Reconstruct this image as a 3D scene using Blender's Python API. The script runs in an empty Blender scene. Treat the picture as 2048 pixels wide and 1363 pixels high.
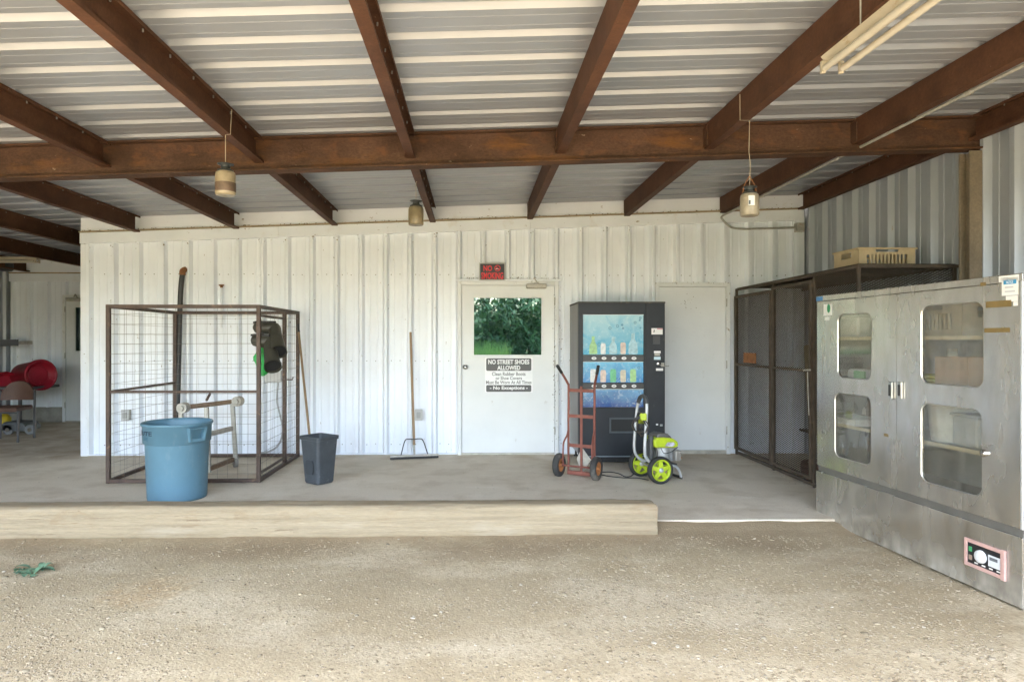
import bpy, math, random
import numpy as np
from mathutils import Vector, Matrix, noise
random.seed(7); rng = np.random.default_rng(7)
S = bpy.context.scene
R = math.radians

# ------------------------------------------------------------------ camera, sky, sun, exposure
EYE = 1.42; F = 1300.0; CX = 974.0; CY = 681.5; YAW = R(1.2)
cam_d = bpy.data.cameras.new('camera'); cam = bpy.data.objects.new('camera', cam_d)
S.collection.objects.link(cam)
cam.location = (0, 0, EYE); cam.rotation_euler = (R(90), 0, -YAW)
cam_d.sensor_width = 36; cam_d.lens = F / 2048 * 36
cam_d.shift_x = (1024 - CX) / 2048; cam_d.clip_end = 500
S.camera = cam
SUN_ELEV, SUN_AZ = 62, 195           # degrees; azimuth clockwise from +Y (towards the wall)
W = bpy.data.worlds.new('World'); S.world = W; W.use_nodes = True
wn = W.node_tree.nodes; sky = wn.new('ShaderNodeTexSky'); sky.sky_type = 'NISHITA'; sky.sun_disc = False
sky.sun_elevation = R(SUN_ELEV); sky.sun_rotation = R(SUN_AZ); sky.air_density = 1.15; sky.dust_density = 3.0; sky.ozone_density = 1.5
W.node_tree.links.new(sky.outputs[0], wn['Background'].inputs[0]); wn['Background'].inputs[1].default_value = 0.15
sun_d = bpy.data.lights.new('sun', 'SUN'); sun_d.energy = 1.2; sun_d.angle = R(15); sun_d.color = (1, .97, .92)
sun = bpy.data.objects.new('sun', sun_d); S.collection.objects.link(sun)
sd = Vector((math.sin(R(SUN_AZ)) * math.cos(R(SUN_ELEV)), math.cos(R(SUN_AZ)) * math.cos(R(SUN_ELEV)), math.sin(R(SUN_ELEV))))
sun.rotation_euler = sd.to_track_quat('Z', 'Y').to_euler(); sun.location = (-4, -12, 14)
S.view_settings.view_transform = 'Standard'; S.view_settings.look = 'None'
S.view_settings.exposure = 4.15; S.view_settings.gamma = 1
S.render.engine = 'CYCLES'; S.cycles.use_denoising = True; S.cycles.max_bounces = 10
S.cycles.diffuse_bounces = 6; S.cycles.glossy_bounces = 5; S.cycles.transparent_max_bounces = 24
S.cycles.sample_clamp_indirect = 8; S.cycles.caustics_reflective = False; S.cycles.caustics_refractive = False

# ------------------------------------------------------------------ measuring: a photo pixel on a plane Y = const -> metres
def PX(px, Y):
    t = (px - CX) / F; s, c = math.sin(YAW), math.cos(YAW)
    return Y * (t * c + s) / (c - t * s)
def PZ(py, px, Y):
    d = PX(px, Y) * math.sin(YAW) + Y * math.cos(YAW)
    return EYE + (CY - py) * d / F
def P3(px, py, Y): return Vector((PX(px, Y), Y, PZ(py, px, Y)))

# ------------------------------------------------------------------ mesh helpers
class MB:
    def __init__(s): s.v = []; s.f = []; s.sm = []
    def add(s, vs, fs, sm=False):
        o = len(s.v); s.v += [tuple(p) for p in vs]
        for f in fs: s.f.append([i + o for i in f]); s.sm.append(sm)
        return s
    def box(s, a, b, M=None):
        x0, y0, z0 = a; x1, y1, z1 = b
        vs = [Vector(p) for p in ((x0,y0,z0),(x1,y0,z0),(x1,y1,z0),(x0,y1,z0),(x0,y0,z1),(x1,y0,z1),(x1,y1,z1),(x0,y1,z1))]
        if M is not None: vs = [M @ p for p in vs]
        return s.add(vs, [(3,2,1,0),(4,5,6,7),(0,1,5,4),(1,2,6,5),(2,3,7,6),(3,0,4,7)])
    def bar(s, p, q, w, h, up=(0,0,1)):
        p, q = Vector(p), Vector(q); d = (q - p); L = d.length; d.normalize(); u = Vector(up)
        if abs(d.dot(u)) > .98: u = Vector((0, 1, 0))
        x = d.cross(u).normalized(); z = x.cross(d).normalized()
        M = Matrix((( x.x, d.x, z.x, p.x),(x.y, d.y, z.y, p.y),(x.z, d.z, z.z, p.z),(0,0,0,1)))
        return s.box((-w/2, 0, -h/2), (w/2, L, h/2), M)
    def tube(s, path, r, n=8, cap=True, sm=True):
        P = [Vector(p) for p in path]; m = len(P); rs = r if isinstance(r, (list, tuple)) else [r] * m
        t0 = (P[1] - P[0]).normalized(); u = t0.orthogonal().normalized(); vs = []
        for i in range(m):
            t = (P[min(i+1, m-1)] - P[max(i-1, 0)]).normalized()
            u = (u - t * u.dot(t)).normalized(); w = t.cross(u)
            for k in range(n):
                a = 2 * math.pi * k / n; vs.append(P[i] + (u * math.cos(a) + w * math.sin(a)) * rs[i])
        fs = [(i*n+k, i*n+(k+1)%n, (i+1)*n+(k+1)%n, (i+1)*n+k) for i in range(m-1) for k in range(n)]
        s.add(vs, fs, sm)
        if cap: s.add(vs[:n], [tuple(range(n))[::-1]]); s.add(vs[-n:], [tuple(range(n))])
        return s
    def lathe(s, prof, n=24, M=None, sm=True):
        vs = [Vector((r * math.cos(2*math.pi*k/n), r * math.sin(2*math.pi*k/n), z)) for r, z in prof for k in range(n)]
        if M is not None: vs = [M @ p for p in vs]
        m = len(prof)
        return s.add(vs, [(i*n+k, i*n+(k+1)%n, (i+1)*n+(k+1)%n, (i+1)*n+k) for i in range(m-1) for k in range(n)], sm)
    def disc(s, r, z, n=24, M=None, up=True):
        vs = [Vector((r * math.cos(2*math.pi*k/n), r * math.sin(2*math.pi*k/n), z)) for k in range(n)]
        if M is not None: vs = [M @ p for p in vs]
        return s.add(vs, [tuple(range(n)) if up else tuple(range(n))[::-1]])
    def prism(s, out, y0, y1, M=None):
        """outline in x,z extruded along y"""
        n = len(out); vs = [Vector((x, y0, z)) for x, z in out] + [Vector((x, y1, z)) for x, z in out]
        if M is not None: vs = [M @ p for p in vs]
        fs = [tuple(range(n)), tuple(range(n, 2*n))[::-1]] + [(i, i+n, (i+1)%n+n, (i+1)%n) for i in range(n)]
        return s.add(vs, fs)
    def build(s, name, mat, parent=None, world=False, bevel=0):
        me = bpy.data.meshes.new(name); v = s.v
        if world and parent is not None:
            I = wm(parent).inverted(); v = [tuple(I @ Vector(p)) for p in v]
        me.from_pydata(v, [], s.f)
        me.polygons.foreach_set('use_smooth', s.sm); me.update()
        if mat is not None: me.materials.append(mat)
        return link(name, me, parent, bevel)
def link(name, me, parent=None, bevel=0, loc=None, rot=None):
    o = bpy.data.objects.new(name, me); S.collection.objects.link(o); o.parent = parent
    if loc is not None: o.location = loc
    if rot is not None: o.rotation_euler = rot
    if bevel:
        b = o.modifiers.new('bevel', 'BEVEL'); b.width = bevel; b.segments = 2; b.limit_method = 'ANGLE'; b.angle_limit = R(40)
    return o
def wm(o):
    m = Matrix.LocRotScale(o.location, o.rotation_euler, o.scale)
    return wm(o.parent) @ m if o.parent else m
def tag(o, label=None, cat=None, group=None, kind=None):
    for k, x in (('label', label), ('category', cat), ('group', group), ('kind', kind)):
        if x: o[k] = x
    return o
def thing(name, label, cat, loc=(0,0,0), rz=0, group=None):
    o = bpy.data.objects.new(name, None); S.collection.objects.link(o); o.empty_display_size = .1
    o.location = loc; o.rotation_euler = (0, 0, rz)
    return tag(o, label, cat, group, 'thing')
def rrect(x0, z0, x1, z1, r, k=6):
    pts = []
    for cx, cz, a in ((x1-r, z0+r, -90), (x1-r, z1-r, 0), (x0+r, z1-r, 90), (x0+r, z0+r, 180)):
        for i in range(k+1):
            t = R(a + 90 * i / k); pts.append((cx + r * math.cos(t), cz + r * math.sin(t)))
    return pts
def arc(c, r, a0, a1, n, ax=(1,0,0), ay=(0,0,1)):
    c, ax, ay = Vector(c), Vector(ax), Vector(ay)
    return [c + ax * (r * math.cos(R(a0 + (a1-a0)*i/n))) + ay * (r * math.sin(R(a0 + (a1-a0)*i/n))) for i in range(n+1)]
def bez(p, n=8):
    """smooth line through the points"""
    P = [Vector(q) for q in p]; P = [2*P[0]-P[1]] + P + [2*P[-1]-P[-2]]; out = []
    for i in range(1, len(P)-2):
        for k in range(n):
            t = k / n; a, b, c, d = P[i-1:i+3]
            out.append(.5*((2*b)+(c-a)*t+(2*a-5*b+4*c-d)*t*t+(3*b-a-3*c+d)*t**3))
    return out + [P[-2]]
def letters(txt, x0, x1, z0, z1, y, bold=0.0, depth=.0012):
    """flat lettering filling a rectangle in the local x,z plane at y (facing -y)"""
    cu = bpy.data.curves.new('t', 'FONT'); cu.body = txt; cu.offset = bold; cu.resolution_u = 3
    o = bpy.data.objects.new('t', cu); S.collection.objects.link(o); bpy.context.view_layer.update()
    me = bpy.data.meshes.new_from_object(o.evaluated_get(bpy.context.evaluated_depsgraph_get()))
    V = [v.co.copy() for v in me.vertices]; Fc = [tuple(p.vertices) for p in me.polygons]
    bpy.data.objects.remove(o); bpy.data.meshes.remove(me); bpy.data.curves.remove(cu)
    ax, bx = min(v.x for v in V), max(v.x for v in V); az, bz = min(v.y for v in V), max(v.y for v in V)
    vs = [(x0 + (v.x-ax)/(bx-ax)*(x1-x0), y, z0 + (v.y-az)/(bz-az)*(z1-z0)) for v in V]
    return MB().add(vs, Fc)

# ------------------------------------------------------------------ materials
MATS = {}
def mat(name, col, rough=.6, metal=0.0, var=.15, vs=6.0, stretch=(1,1,1), bump=0.0, bs=60.0, spots=None, streak=None, spec=.5, rvar=0.0, fine=0.0):
    """col: base colour; var: brightness change by noise; spots/streak: (colour, amount 0..1, scale, stretch) marks of another colour"""
    if name in MATS: return MATS[name]
    m = bpy.data.materials.new(name); m.use_nodes = True; nt = m.node_tree; N = nt.nodes; Lk = nt.links.new
    b = N['Principled BSDF']; b.inputs['Roughness'].default_value = rough; b.inputs['Metallic'].default_value = metal
    b.inputs['Specular IOR Level'].default_value = spec
    tc = N.new('ShaderNodeTexCoord')
    def tex(scale, st, det=6, rough_=.6):
        mp = N.new('ShaderNodeMapping'); mp.inputs['Scale'].default_value = st; Lk(tc.outputs['Object'], mp.inputs[0])
        t = N.new('ShaderNodeTexNoise'); t.inputs['Scale'].default_value = scale; t.inputs['Detail'].default_value = det
        t.inputs['Roughness'].default_value = rough_; Lk(mp.outputs[0], t.inputs['Vector']); return t
    def mix(fac, a, bcol):
        x = N.new('ShaderNodeMix'); x.data_type = 'RGBA'
        if isinstance(fac, float): x.inputs[0].default_value = fac
        else: Lk(fac, x.inputs[0])
        for i, c in ((6, a), (7, bcol)):
            if isinstance(c, tuple): x.inputs[i].default_value = (*c[:3], 1)
            else: Lk(c, x.inputs[i])
        return x.outputs[2]
    def ramp(src, a, c):
        r = N.new('ShaderNodeMapRange'); r.inputs[1].default_value = a; r.inputs[2].default_value = c; Lk(src, r.inputs[0]); return r.outputs[0]
    lo = tuple(c * (1 - var) for c in col); hi = tuple(min(1, c * (1 + var)) for c in col)
    t = tex(vs, stretch); out = mix(ramp(t.outputs[0], .3, .7), lo, hi)
    if fine:
        t2 = tex(vs * 14, stretch, 3); out = mix(ramp(t2.outputs[0], .35, .65), mix(fine, out, tuple(c*.35 for c in col)), out)
    for k in (spots or []) if isinstance(spots, list) else ([spots] if spots else []):
        c, amt, sc, st = k[:4]; t3 = tex(sc, st, 5, .65); th = .72 - .35 * amt
        soft = k[4] if len(k) > 4 else .08
        out = mix(ramp(t3.outputs[0], th, th + soft), out, c)
    Lk(out, b.inputs['Base Color'])
    if rvar:
        t4 = tex(vs * 1.7, stretch); r4 = N.new('ShaderNodeMapRange'); r4.inputs[1].default_value = .3; r4.inputs[2].default_value = .7
        r4.inputs[3].default_value = max(.02, rough - rvar); r4.inputs[4].default_value = min(1, rough + rvar); Lk(t4.outputs[0], r4.inputs[0]); Lk(r4.outputs[0], b.inputs['Roughness'])
    if bump:
        tb = tex(bs, stretch, 4); bp = N.new('ShaderNodeBump'); bp.inputs['Strength'].default_value = bump; bp.inputs['Distance'].default_value = .01
        Lk(tb.outputs[0], bp.inputs['Height']); Lk(bp.outputs[0], b.inputs['Normal'])
    MATS[name] = m; return m
def glass(name, tint=(.9,.92,.9), refl=.08, dust=.06, dustcol=(.5,.48,.42)):
    m = bpy.data.materials.new(name); m.use_nodes = True; nt = m.node_tree; N = nt.nodes; Lk = nt.links.new; N.remove(N['Principled BSDF'])
    tr = N.new('ShaderNodeBsdfTransparent'); tr.inputs[0].default_value = (*tint, 1)
    gl = N.new('ShaderNodeBsdfGlossy'); gl.inputs['Roughness'].default_value = .04
    df = N.new('ShaderNodeBsdfDiffuse'); df.inputs[0].default_value = (*dustcol, 1)
    fr = N.new('ShaderNodeLayerWeight'); fr.inputs[0].default_value = .5
    pw_ = N.new('ShaderNodeMath'); pw_.operation = 'POWER'; pw_.inputs[1].default_value = 4.0; Lk(fr.outputs['Facing'], pw_.inputs[0])
    ad = N.new('ShaderNodeMath'); ad.operation = 'MULTIPLY_ADD'; ad.inputs[1].default_value = .6; ad.inputs[2].default_value = .03 + refl; Lk(pw_.outputs[0], ad.inputs[0])
    m1 = N.new('ShaderNodeMixShader'); m2 = N.new('ShaderNodeMixShader')
    Lk(ad.outputs[0], m1.inputs[0]); Lk(tr.outputs[0], m1.inputs[1]); Lk(gl.outputs[0], m1.inputs[2])
    tn = N.new('ShaderNodeTexNoise'); tn.inputs['Scale'].default_value = 9; tn.inputs['Detail'].default_value = 8
    tcn = N.new('ShaderNodeTexCoord'); Lk(tcn.outputs['Object'], tn.inputs['Vector'])
    mr = N.new('ShaderNodeMapRange'); mr.inputs[1].default_value = .3; mr.inputs[2].default_value = .75; mr.inputs[3].default_value = dust*.4; mr.inputs[4].default_value = dust*2
    Lk(tn.outputs[0], mr.inputs[0]); Lk(mr.outputs[0], m2.inputs[0]); Lk(m1.outputs[0], m2.inputs[1]); Lk(df.outputs[0], m2.inputs[2])
    Lk(m2.outputs[0], N['Material Output'].inputs[0]); return m

GRIME = (.27, .2, .12)
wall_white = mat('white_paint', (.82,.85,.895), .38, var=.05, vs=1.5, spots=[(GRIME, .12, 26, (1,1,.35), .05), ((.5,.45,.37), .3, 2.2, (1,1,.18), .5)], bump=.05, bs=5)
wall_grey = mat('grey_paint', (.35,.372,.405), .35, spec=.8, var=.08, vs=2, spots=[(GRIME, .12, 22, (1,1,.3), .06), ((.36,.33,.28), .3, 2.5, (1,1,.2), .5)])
roof_m = mat('roof_paint', (.26,.275,.30), .3, spec=1.0, var=.06, vs=1.2, spots=[((.24,.2,.16), .25, 3, (.25,1,1), .4)])
trim_m = mat('trim_paint', (.79,.815,.85), .4, var=.05, vs=2, spots=[(GRIME, .16, 18, (.6,1,1), .06), ((.55,.48,.37), .3, 3, (1,1,1), .4)])
door_m = mat('door_paint', (.74,.75,.74), .45, var=.04, vs=2, spots=[((.42,.36,.27), .14, 9, (1,1,.6), .2), ((.3,.24,.17), .05, 60, (1,1,1), .03)])
frame_m = mat('door_frame_paint', (.72,.73,.72), .45, var=.06, vs=3, spots=[((.3,.22,.14), .22, 20, (1,1,.5), .08)])
steel_red = mat('red_oxide_steel', (.100,.046,.025), .68, spec=.2, var=.28, vs=4, fine=.3, bump=.12, bs=90, spots=[((.13,.062,.034), .4, 7, (1,.5,1), .2), ((.06,.032,.022), .3, 2.5, (1,.4,1), .3), ((.3,.22,.15), .05, 40, (1,.6,1), .04)])
steel_rust = mat('rusty_beam_steel', (.092,.050,.031), .75, spec=.15, var=.35, vs=5, stretch=(.6,1,1), fine=.4, bump=.25, bs=80, spots=[((.22,.092,.022), .5, 3.2, (.45,1,1.6), .3), ((.13,.06,.03), .5, 11, (.6,1,1), .15), ((.30,.13,.03), .22, 7, (.3,1,1.6), .2), ((.36,.27,.19), .1, 26, (.4,1,1), .05)])
kennel_m = mat('kennel_steel', (.085,.052,.036), .6, var=.35, vs=9, fine=.4, bump=.2, bs=120, spots=[((.27,.16,.09), .35, 12, (1,1,1), .15)])
wire_m = mat('old_wire', (.17,.14,.12), .5, metal=.5, var=.3, vs=8)
galv_m = mat('galvanised_steel', (.43,.41,.36), .55, metal=.35, var=.25, vs=14, spots=[((.3,.17,.08), .28, 16, (1,1,1), .15)])
conduit_m = mat('conduit_steel', (.45,.43,.38), .45, metal=.4, var=.2, vs=20)
black_m = mat('black_rubber', (.022,.022,.022), .65, var=.3, vs=10, bump=.1)
blackpipe_m = mat('black_pipe', (.03,.03,.03), .45, var=.3, vs=6, spots=((.2,.16,.11), .15, 14, (1,1,.5), .15))
chrome_m = mat('chrome', (.75,.75,.75), .18, metal=1, var=.05)
rust_m = mat('rust', (.26,.11,.04), .85, var=.35, vs=18, bump=.3)
wood_m = mat('timber_wood', (.36,.288,.188), .88, spec=.2, var=.18, vs=40, stretch=(.03,1,1), fine=.35, bump=.9, bs=60, spots=[((.22,.15,.085), .22, 26, (.045,1,1), .1), ((.27,.195,.115), .45, 4.5, (.6,1,1), .2), ((.40,.34,.25), .4, 5, (.2,1,1), .2), ((.12,.075,.045), .2, 60, (.02,1,1), .04), ((.2,.12,.07), .1, 9, (.5,1,1), .05)])
handle_wood = mat('handle_wood', (.31,.205,.115), .6, var=.2, vs=12, stretch=(1,1,.1))
stain_m = None
concrete_m = None

def node_mat(name):
    m = bpy.data.materials.new(name); m.use_nodes = True
    return m, m.node_tree.nodes, m.node_tree.links.new, m.node_tree.nodes['Principled BSDF']
def make_ground_mat():
    m, N, Lk, b = node_mat('dirt_and_gravel'); b.inputs['Roughness'].default_value = .95; b.inputs['Specular IOR Level'].default_value = .15
    tc = N.new('ShaderNodeTexCoord')
    def tex(sc, st=(1,1,1), det=7, r=.6):
        mp = N.new('ShaderNodeMapping'); mp.inputs['Scale'].default_value = st; Lk(tc.outputs['Object'], mp.inputs[0])
        t = N.new('ShaderNodeTexNoise'); t.inputs['Scale'].default_value = sc; t.inputs['Detail'].default_value = det; t.inputs['Roughness'].default_value = r
        Lk(mp.outputs[0], t.inputs['Vector']); return t.outputs[0]
    def rng_(src, a, c, lo=0, hi=1):
        r = N.new('ShaderNodeMapRange'); r.inputs[1].default_value = a; r.inputs[2].default_value = c; r.inputs[3].default_value = lo; r.inputs[4].default_value = hi; Lk(src, r.inputs[0]); return r.outputs[0]
    def mix(f, a, c):
        x = N.new('ShaderNodeMix'); x.data_type = 'RGBA'; Lk(f, x.inputs[0])
        for i, q in ((6, a), (7, c)):
            if isinstance(q, tuple): x.inputs[i].default_value = (*q, 1)
            else: Lk(q, x.inputs[i])
        return x.outputs[2]
    def mth(op, a, c):
        x = N.new('ShaderNodeMath'); x.operation = op
        for i, q in ((0, a), (1, c)):
            if isinstance(q, (int, float)): x.inputs[i].default_value = q
            else: Lk(q, x.inputs[i])
        return x.outputs[0]
    sx = N.new('ShaderNodeSeparateXYZ'); Lk(tc.outputs['Object'], sx.inputs[0])
    c = mix(rng_(tex(.9), .35, .65), (.37,.292,.178), (.47,.385,.25))
    c = mix(rng_(tex(1.5, (.5,1,1)), .46, .6, 0, .85), c, (.56,.47,.325))
    # dark loose soil and litter that has gathered along the timber
    band = mth('ADD', rng_(sx.outputs[1], 3.95, 4.9, 0, 1), rng_(tex(1.7, (.6,1,1)), .3, .7, -.55, .35))
    c = mix(rng_(band, .25, .8, 0, .8), c, (.31,.23,.14))
    # a scatter of ochre feed
    dx = mth('DIVIDE', mth('ADD', sx.outputs[0], 1.93), .26); dy = mth('DIVIDE', mth('ADD', sx.outputs[1], -3.85), .3)
    rr = mth('ADD', mth('ADD', mth('MULTIPLY', dx, dx), mth('MULTIPLY', dy, dy)), rng_(tex(6), .3, .7, -.7, .7))
    c = mix(rng_(rr, .1, 1.0, .6, 0), c, (.42,.29,.15))
    c = mix(rng_(tex(38, det=5, r=.7), .5, .66), c, (.33,.265,.168))
    vo = N.new('ShaderNodeTexVoronoi'); vo.inputs['Scale'].default_value = 75; Lk(tc.outputs['Object'], vo.inputs['Vector'])
    hs = N.new('ShaderNodeHueSaturation'); Lk(c, hs.inputs['Color']); Lk(rng_(vo.outputs['Color'], 0, 1, .9, 1.1), hs.inputs['Value'])
    Lk(hs.outputs[0], b.inputs['Base Color'])
    bp = N.new('ShaderNodeBump'); bp.inputs['Strength'].default_value = .35; bp.inputs['Distance'].default_value = .01
    h = mth('ADD', mth('MULTIPLY', tex(30, det=8, r=.7), 1.0), mth('MULTIPLY', vo.outputs['Distance'], -.6))
    Lk(h, bp.inputs['Height']); Lk(bp.outputs[0], b.inputs['Normal'])
    return m
ground_m = make_ground_mat()
def make_slab_mat():
    m, N, Lk, b = node_mat('concrete'); b.inputs['Roughness'].default_value = .8; b.inputs['Specular IOR Level'].default_value = .35
    tc = N.new('ShaderNodeTexCoord'); sx = N.new('ShaderNodeSeparateXYZ'); Lk(tc.outputs['Object'], sx.inputs[0])
    def tex(sc, st=(1,1,1), det=7, r=.6, off=0):
        mp = N.new('ShaderNodeMapping'); mp.inputs['Scale'].default_value = st; mp.inputs['Location'].default_value = (off,off,0); Lk(tc.outputs['Object'], mp.inputs[0])
        t = N.new('ShaderNodeTexNoise'); t.inputs['Scale'].default_value = sc; t.inputs['Detail'].default_value = det; t.inputs['Roughness'].default_value = r; Lk(mp.outputs[0], t.inputs['Vector']); return t.outputs[0]
    def rg(src, a, c, lo=0, hi=1):
        r = N.new('ShaderNodeMapRange'); r.inputs[1].default_value = a; r.inputs[2].default_value = c; r.inputs[3].default_value = lo; r.inputs[4].default_value = hi; Lk(src, r.inputs[0]); return r.outputs[0]
    def mix(f, a, c):
        x = N.new('ShaderNodeMix'); x.data_type = 'RGBA'; Lk(f, x.inputs[0])
        for i, q in ((6, a), (7, c)):
            if isinstance(q, tuple): x.inputs[i].default_value = (*q, 1)
            else: Lk(q, x.inputs[i])
        return x.outputs[2]
    def mul(a, c, op='MULTIPLY'):
        x = N.new('ShaderNodeMath'); x.operation = op; Lk(a, x.inputs[0])
        if isinstance(c, (int, float)): x.inputs[1].default_value = c
        else: Lk(c, x.inputs[1])
        return x.outputs[0]
    c = mix(rg(tex(.8, (.6,1,1)), .35, .65), (.63,.545,.42), (.72,.64,.515))
    c = mix(rg(tex(2.4, off=4), .48, .68, 0, .65), c, (.47,.375,.255))          # tracked-in soil
    c = mix(rg(tex(5, (.35,1,1), off=9), .56, .72, 0, .6), c, (.76,.70,.59))   # swept pale dust
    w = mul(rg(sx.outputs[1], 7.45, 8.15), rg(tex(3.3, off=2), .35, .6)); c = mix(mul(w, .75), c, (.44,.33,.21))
    c = mix(rg(tex(9, off=13), .66, .72, 0, .55), c, (.28,.23,.165))             # drip stains
    c = mix(rg(tex(42, off=7, det=3), .69, .73, 0, .7), c, (.17,.14,.10))       # specks
    c = mix(rg(tex(70, det=4, r=.7), .42, .6, 0, .22), c, (.36,.32,.26))
    Lk(c, b.inputs['Base Color'])
    bp = N.new('ShaderNodeBump'); bp.inputs['Strength'].default_value = .15; bp.inputs['Distance'].default_value = .006; Lk(tex(40), bp.inputs['Height']); Lk(bp.outputs[0], b.inputs['Normal']); return m
concrete_m = make_slab_mat()
def pebble_mat():
    m, N, Lk, b = node_mat('pebbles'); b.inputs['Roughness'].default_value = .9; b.inputs['Specular IOR Level'].default_value = .2
    a = N.new('ShaderNodeVertexColor'); a.layer_name = 'tone'; Lk(a.outputs[0], b.inputs['Base Color']); return m
def stainless():
    m, N, Lk, b = node_mat('brushed_stainless'); b.inputs['Metallic'].default_value = 1
    tc = N.new('ShaderNodeTexCoord')
    def tex(sc, st=(1,1,1), det=6):
        mp = N.new('ShaderNodeMapping'); mp.inputs['Scale'].default_value = st; Lk(tc.outputs['Object'], mp.inputs[0])
        t = N.new('ShaderNodeTexNoise'); t.inputs['Scale'].default_value = sc; t.inputs['Detail'].default_value = det; Lk(mp.outputs[0], t.inputs['Vector']); return t.outputs[0]
    def mr(src, a, c, lo, hi):
        r = N.new('ShaderNodeMapRange'); r.inputs[1].default_value = a; r.inputs[2].default_value = c; r.inputs[3].default_value = lo; r.inputs[4].default_value = hi; Lk(src, r.inputs[0]); return r.outputs[0]
    cr = N.new('ShaderNodeMix'); cr.data_type = 'RGBA'; cr.inputs[6].default_value = (.58,.575,.56,1); cr.inputs[7].default_value = (.47,.46,.435,1)
    Lk(mr(tex(2.2, (1,1,.6)), .35, .7, 0, 1), cr.inputs[0]); Lk(cr.outputs[2], b.inputs['Base Color'])
    dirt = N.new('ShaderNodeBsdfDiffuse'); dirt.inputs[0].default_value = (.37,.34,.285,1)
    ms = N.new('ShaderNodeMixShader'); sz = N.new('ShaderNodeSeparateXYZ'); Lk(tc.outputs['Object'], sz.inputs[0])      # mud splashed up from the yard
    sp = N.new('ShaderNodeMath'); sp.operation = 'MULTIPLY'; Lk(mr(sz.outputs[2], .02, .2, 1, 0), sp.inputs[0]); Lk(mr(tex(9, (1,1,.6), 6), .35, .65, .1, .75), sp.inputs[1])
    sa = N.new('ShaderNodeMath'); sa.operation = 'ADD'; Lk(sp.outputs[0], sa.inputs[0]); Lk(mr(tex(7, (1,1,.25), 6), .3, .8, .1, .5), sa.inputs[1]); Lk(sa.outputs[0], ms.inputs[0]); Lk(b.outputs[0], ms.inputs[1]); Lk(dirt.outputs[0], ms.inputs[2])
    Lk(ms.outputs[0], N['Material Output'].inputs[0])
    Lk(mr(tex(4, (1,1,.4), 4), .3, .7, .16, .32), b.inputs['Roughness'])
    bp = N.new('ShaderNodeBump'); bp.inputs['Strength'].default_value = .08; bp.inputs['Distance'].default_value = .04
    Lk(tex(2.0, (1,1,.4), 2), bp.inputs['Height']); Lk(bp.outputs[0], b.inputs['Normal']); return m
steel_m = stainless()
def plain(name, col, rough=.5, metal=0.0, var=.06, **k): return mat(name, col, rough, metal, var=var, **k)

# ------------------------------------------------------------------ the place
D = 8.17                      # back wall
SL = .0365                    # the roof rises to the right
RZ = lambda x: 3.11 + SL * x  # underside of the roof sheets
GZ = -.06                     # gravel level; slab top is z = 0
XR = 4.20                     # right wall
XL = PX(168, D)               # left end of the white wall

# ground sheet: fine near the camera, coarse to the horizon
xs = np.unique(np.concatenate([np.linspace(-150,-8,16), np.linspace(-8,6,170), np.linspace(6,150,16)]))
ys = np.unique(np.concatenate([np.linspace(-150,1,18), np.linspace(1,5.6,70), np.linspace(5.6,150,16)]))
def ghz(x, y):
    if not (-8 < x < 6 and 1 < y < 5.6): return GZ
    e = min(1, (x+8)/1.5, (6-x)/1.5, (y-1)/.8, (5.6-y)/.3); e = max(0, e)
    up = .024*max(0, min(1, (y-4.75)/.33)) + (.026*max(0, min(1, (y-4.98)/.12))*(.75+.5*noise.noise((x*2.3,0,0))) if x > 1.3 else 0)
    return GZ + up + e * (.014 * noise.noise((x*.9, y*1.4, 3.1)) + .006 * noise.noise((x*4, y*4, 1)) + .0035 * noise.noise((x*11, y*11, 5)))
gv = [(x, y, ghz(x, y)) for y in ys for x in xs]; nx = len(xs)
gf = [(j*nx+i, j*nx+i+1, (j+1)*nx+i+1, (j+1)*nx+i) for j in range(len(ys)-1) for i in range(nx-1)]
tag(MB().add(gv, gf, True).build('ground', ground_m), 'pale beige dirt and gravel yard in front of the slab', kind='structure')
YS = 5.13
slab = MB().box((-12, YS, -.4), (XR + .05, 12.2, 0)).build('concrete_slab', concrete_m, bevel=.008)
tag(slab, 'dusty concrete floor slab under the open canopy', kind='structure')
gr = MB().add([(-80,-80,GZ+.01),(80,-80,GZ+.01),(80,-11,GZ+.01),(-80,-11,GZ+.01)], [(0,1,2,3)])
grass_m = mat('meadow_green', (.07,.14,.03), .9, var=.3, vs=1.5)
tag(gr.build('meadow', grass_m), kind='structure')

# ribbed sheet profile: (position, height) pairs
PITCH = .3048
def profile(a, b, phase=0.0, hm=.036, mi=.003):
    pts = {a, b}; base = [(-.042,0),(-.017,hm),(.017,hm),(.042,0),(.085,0),(.089,mi),(.108,mi),(.112,0),(.19,0),(.194,mi),(.213,mi),(.217,0)]
    seq = []
    for k in range(int((a-phase)/PITCH)-2, int((b-phase)/PITCH)+3):
        seq += [(phase + k*PITCH + u, h) for u, h in base]
    out = []
    def at(u):
        for (u0,h0),(u1,h1) in zip(seq, seq[1:]):
            if u0 <= u <= u1: return h0 + (h1-h0)*(u-u0)/(u1-u0 or 1)
        return 0
    return [(a, at(a))] + [p for p in seq if a + 1e-4 < p[0] < b - 1e-4] + [(b, at(b))]
def screws(mb, spots, r=.0065, n=6):
    for p, axis in spots:
        p = Vector(p); q = p + Vector(axis) * .006; mb.tube([p, q], r, n)

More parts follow.
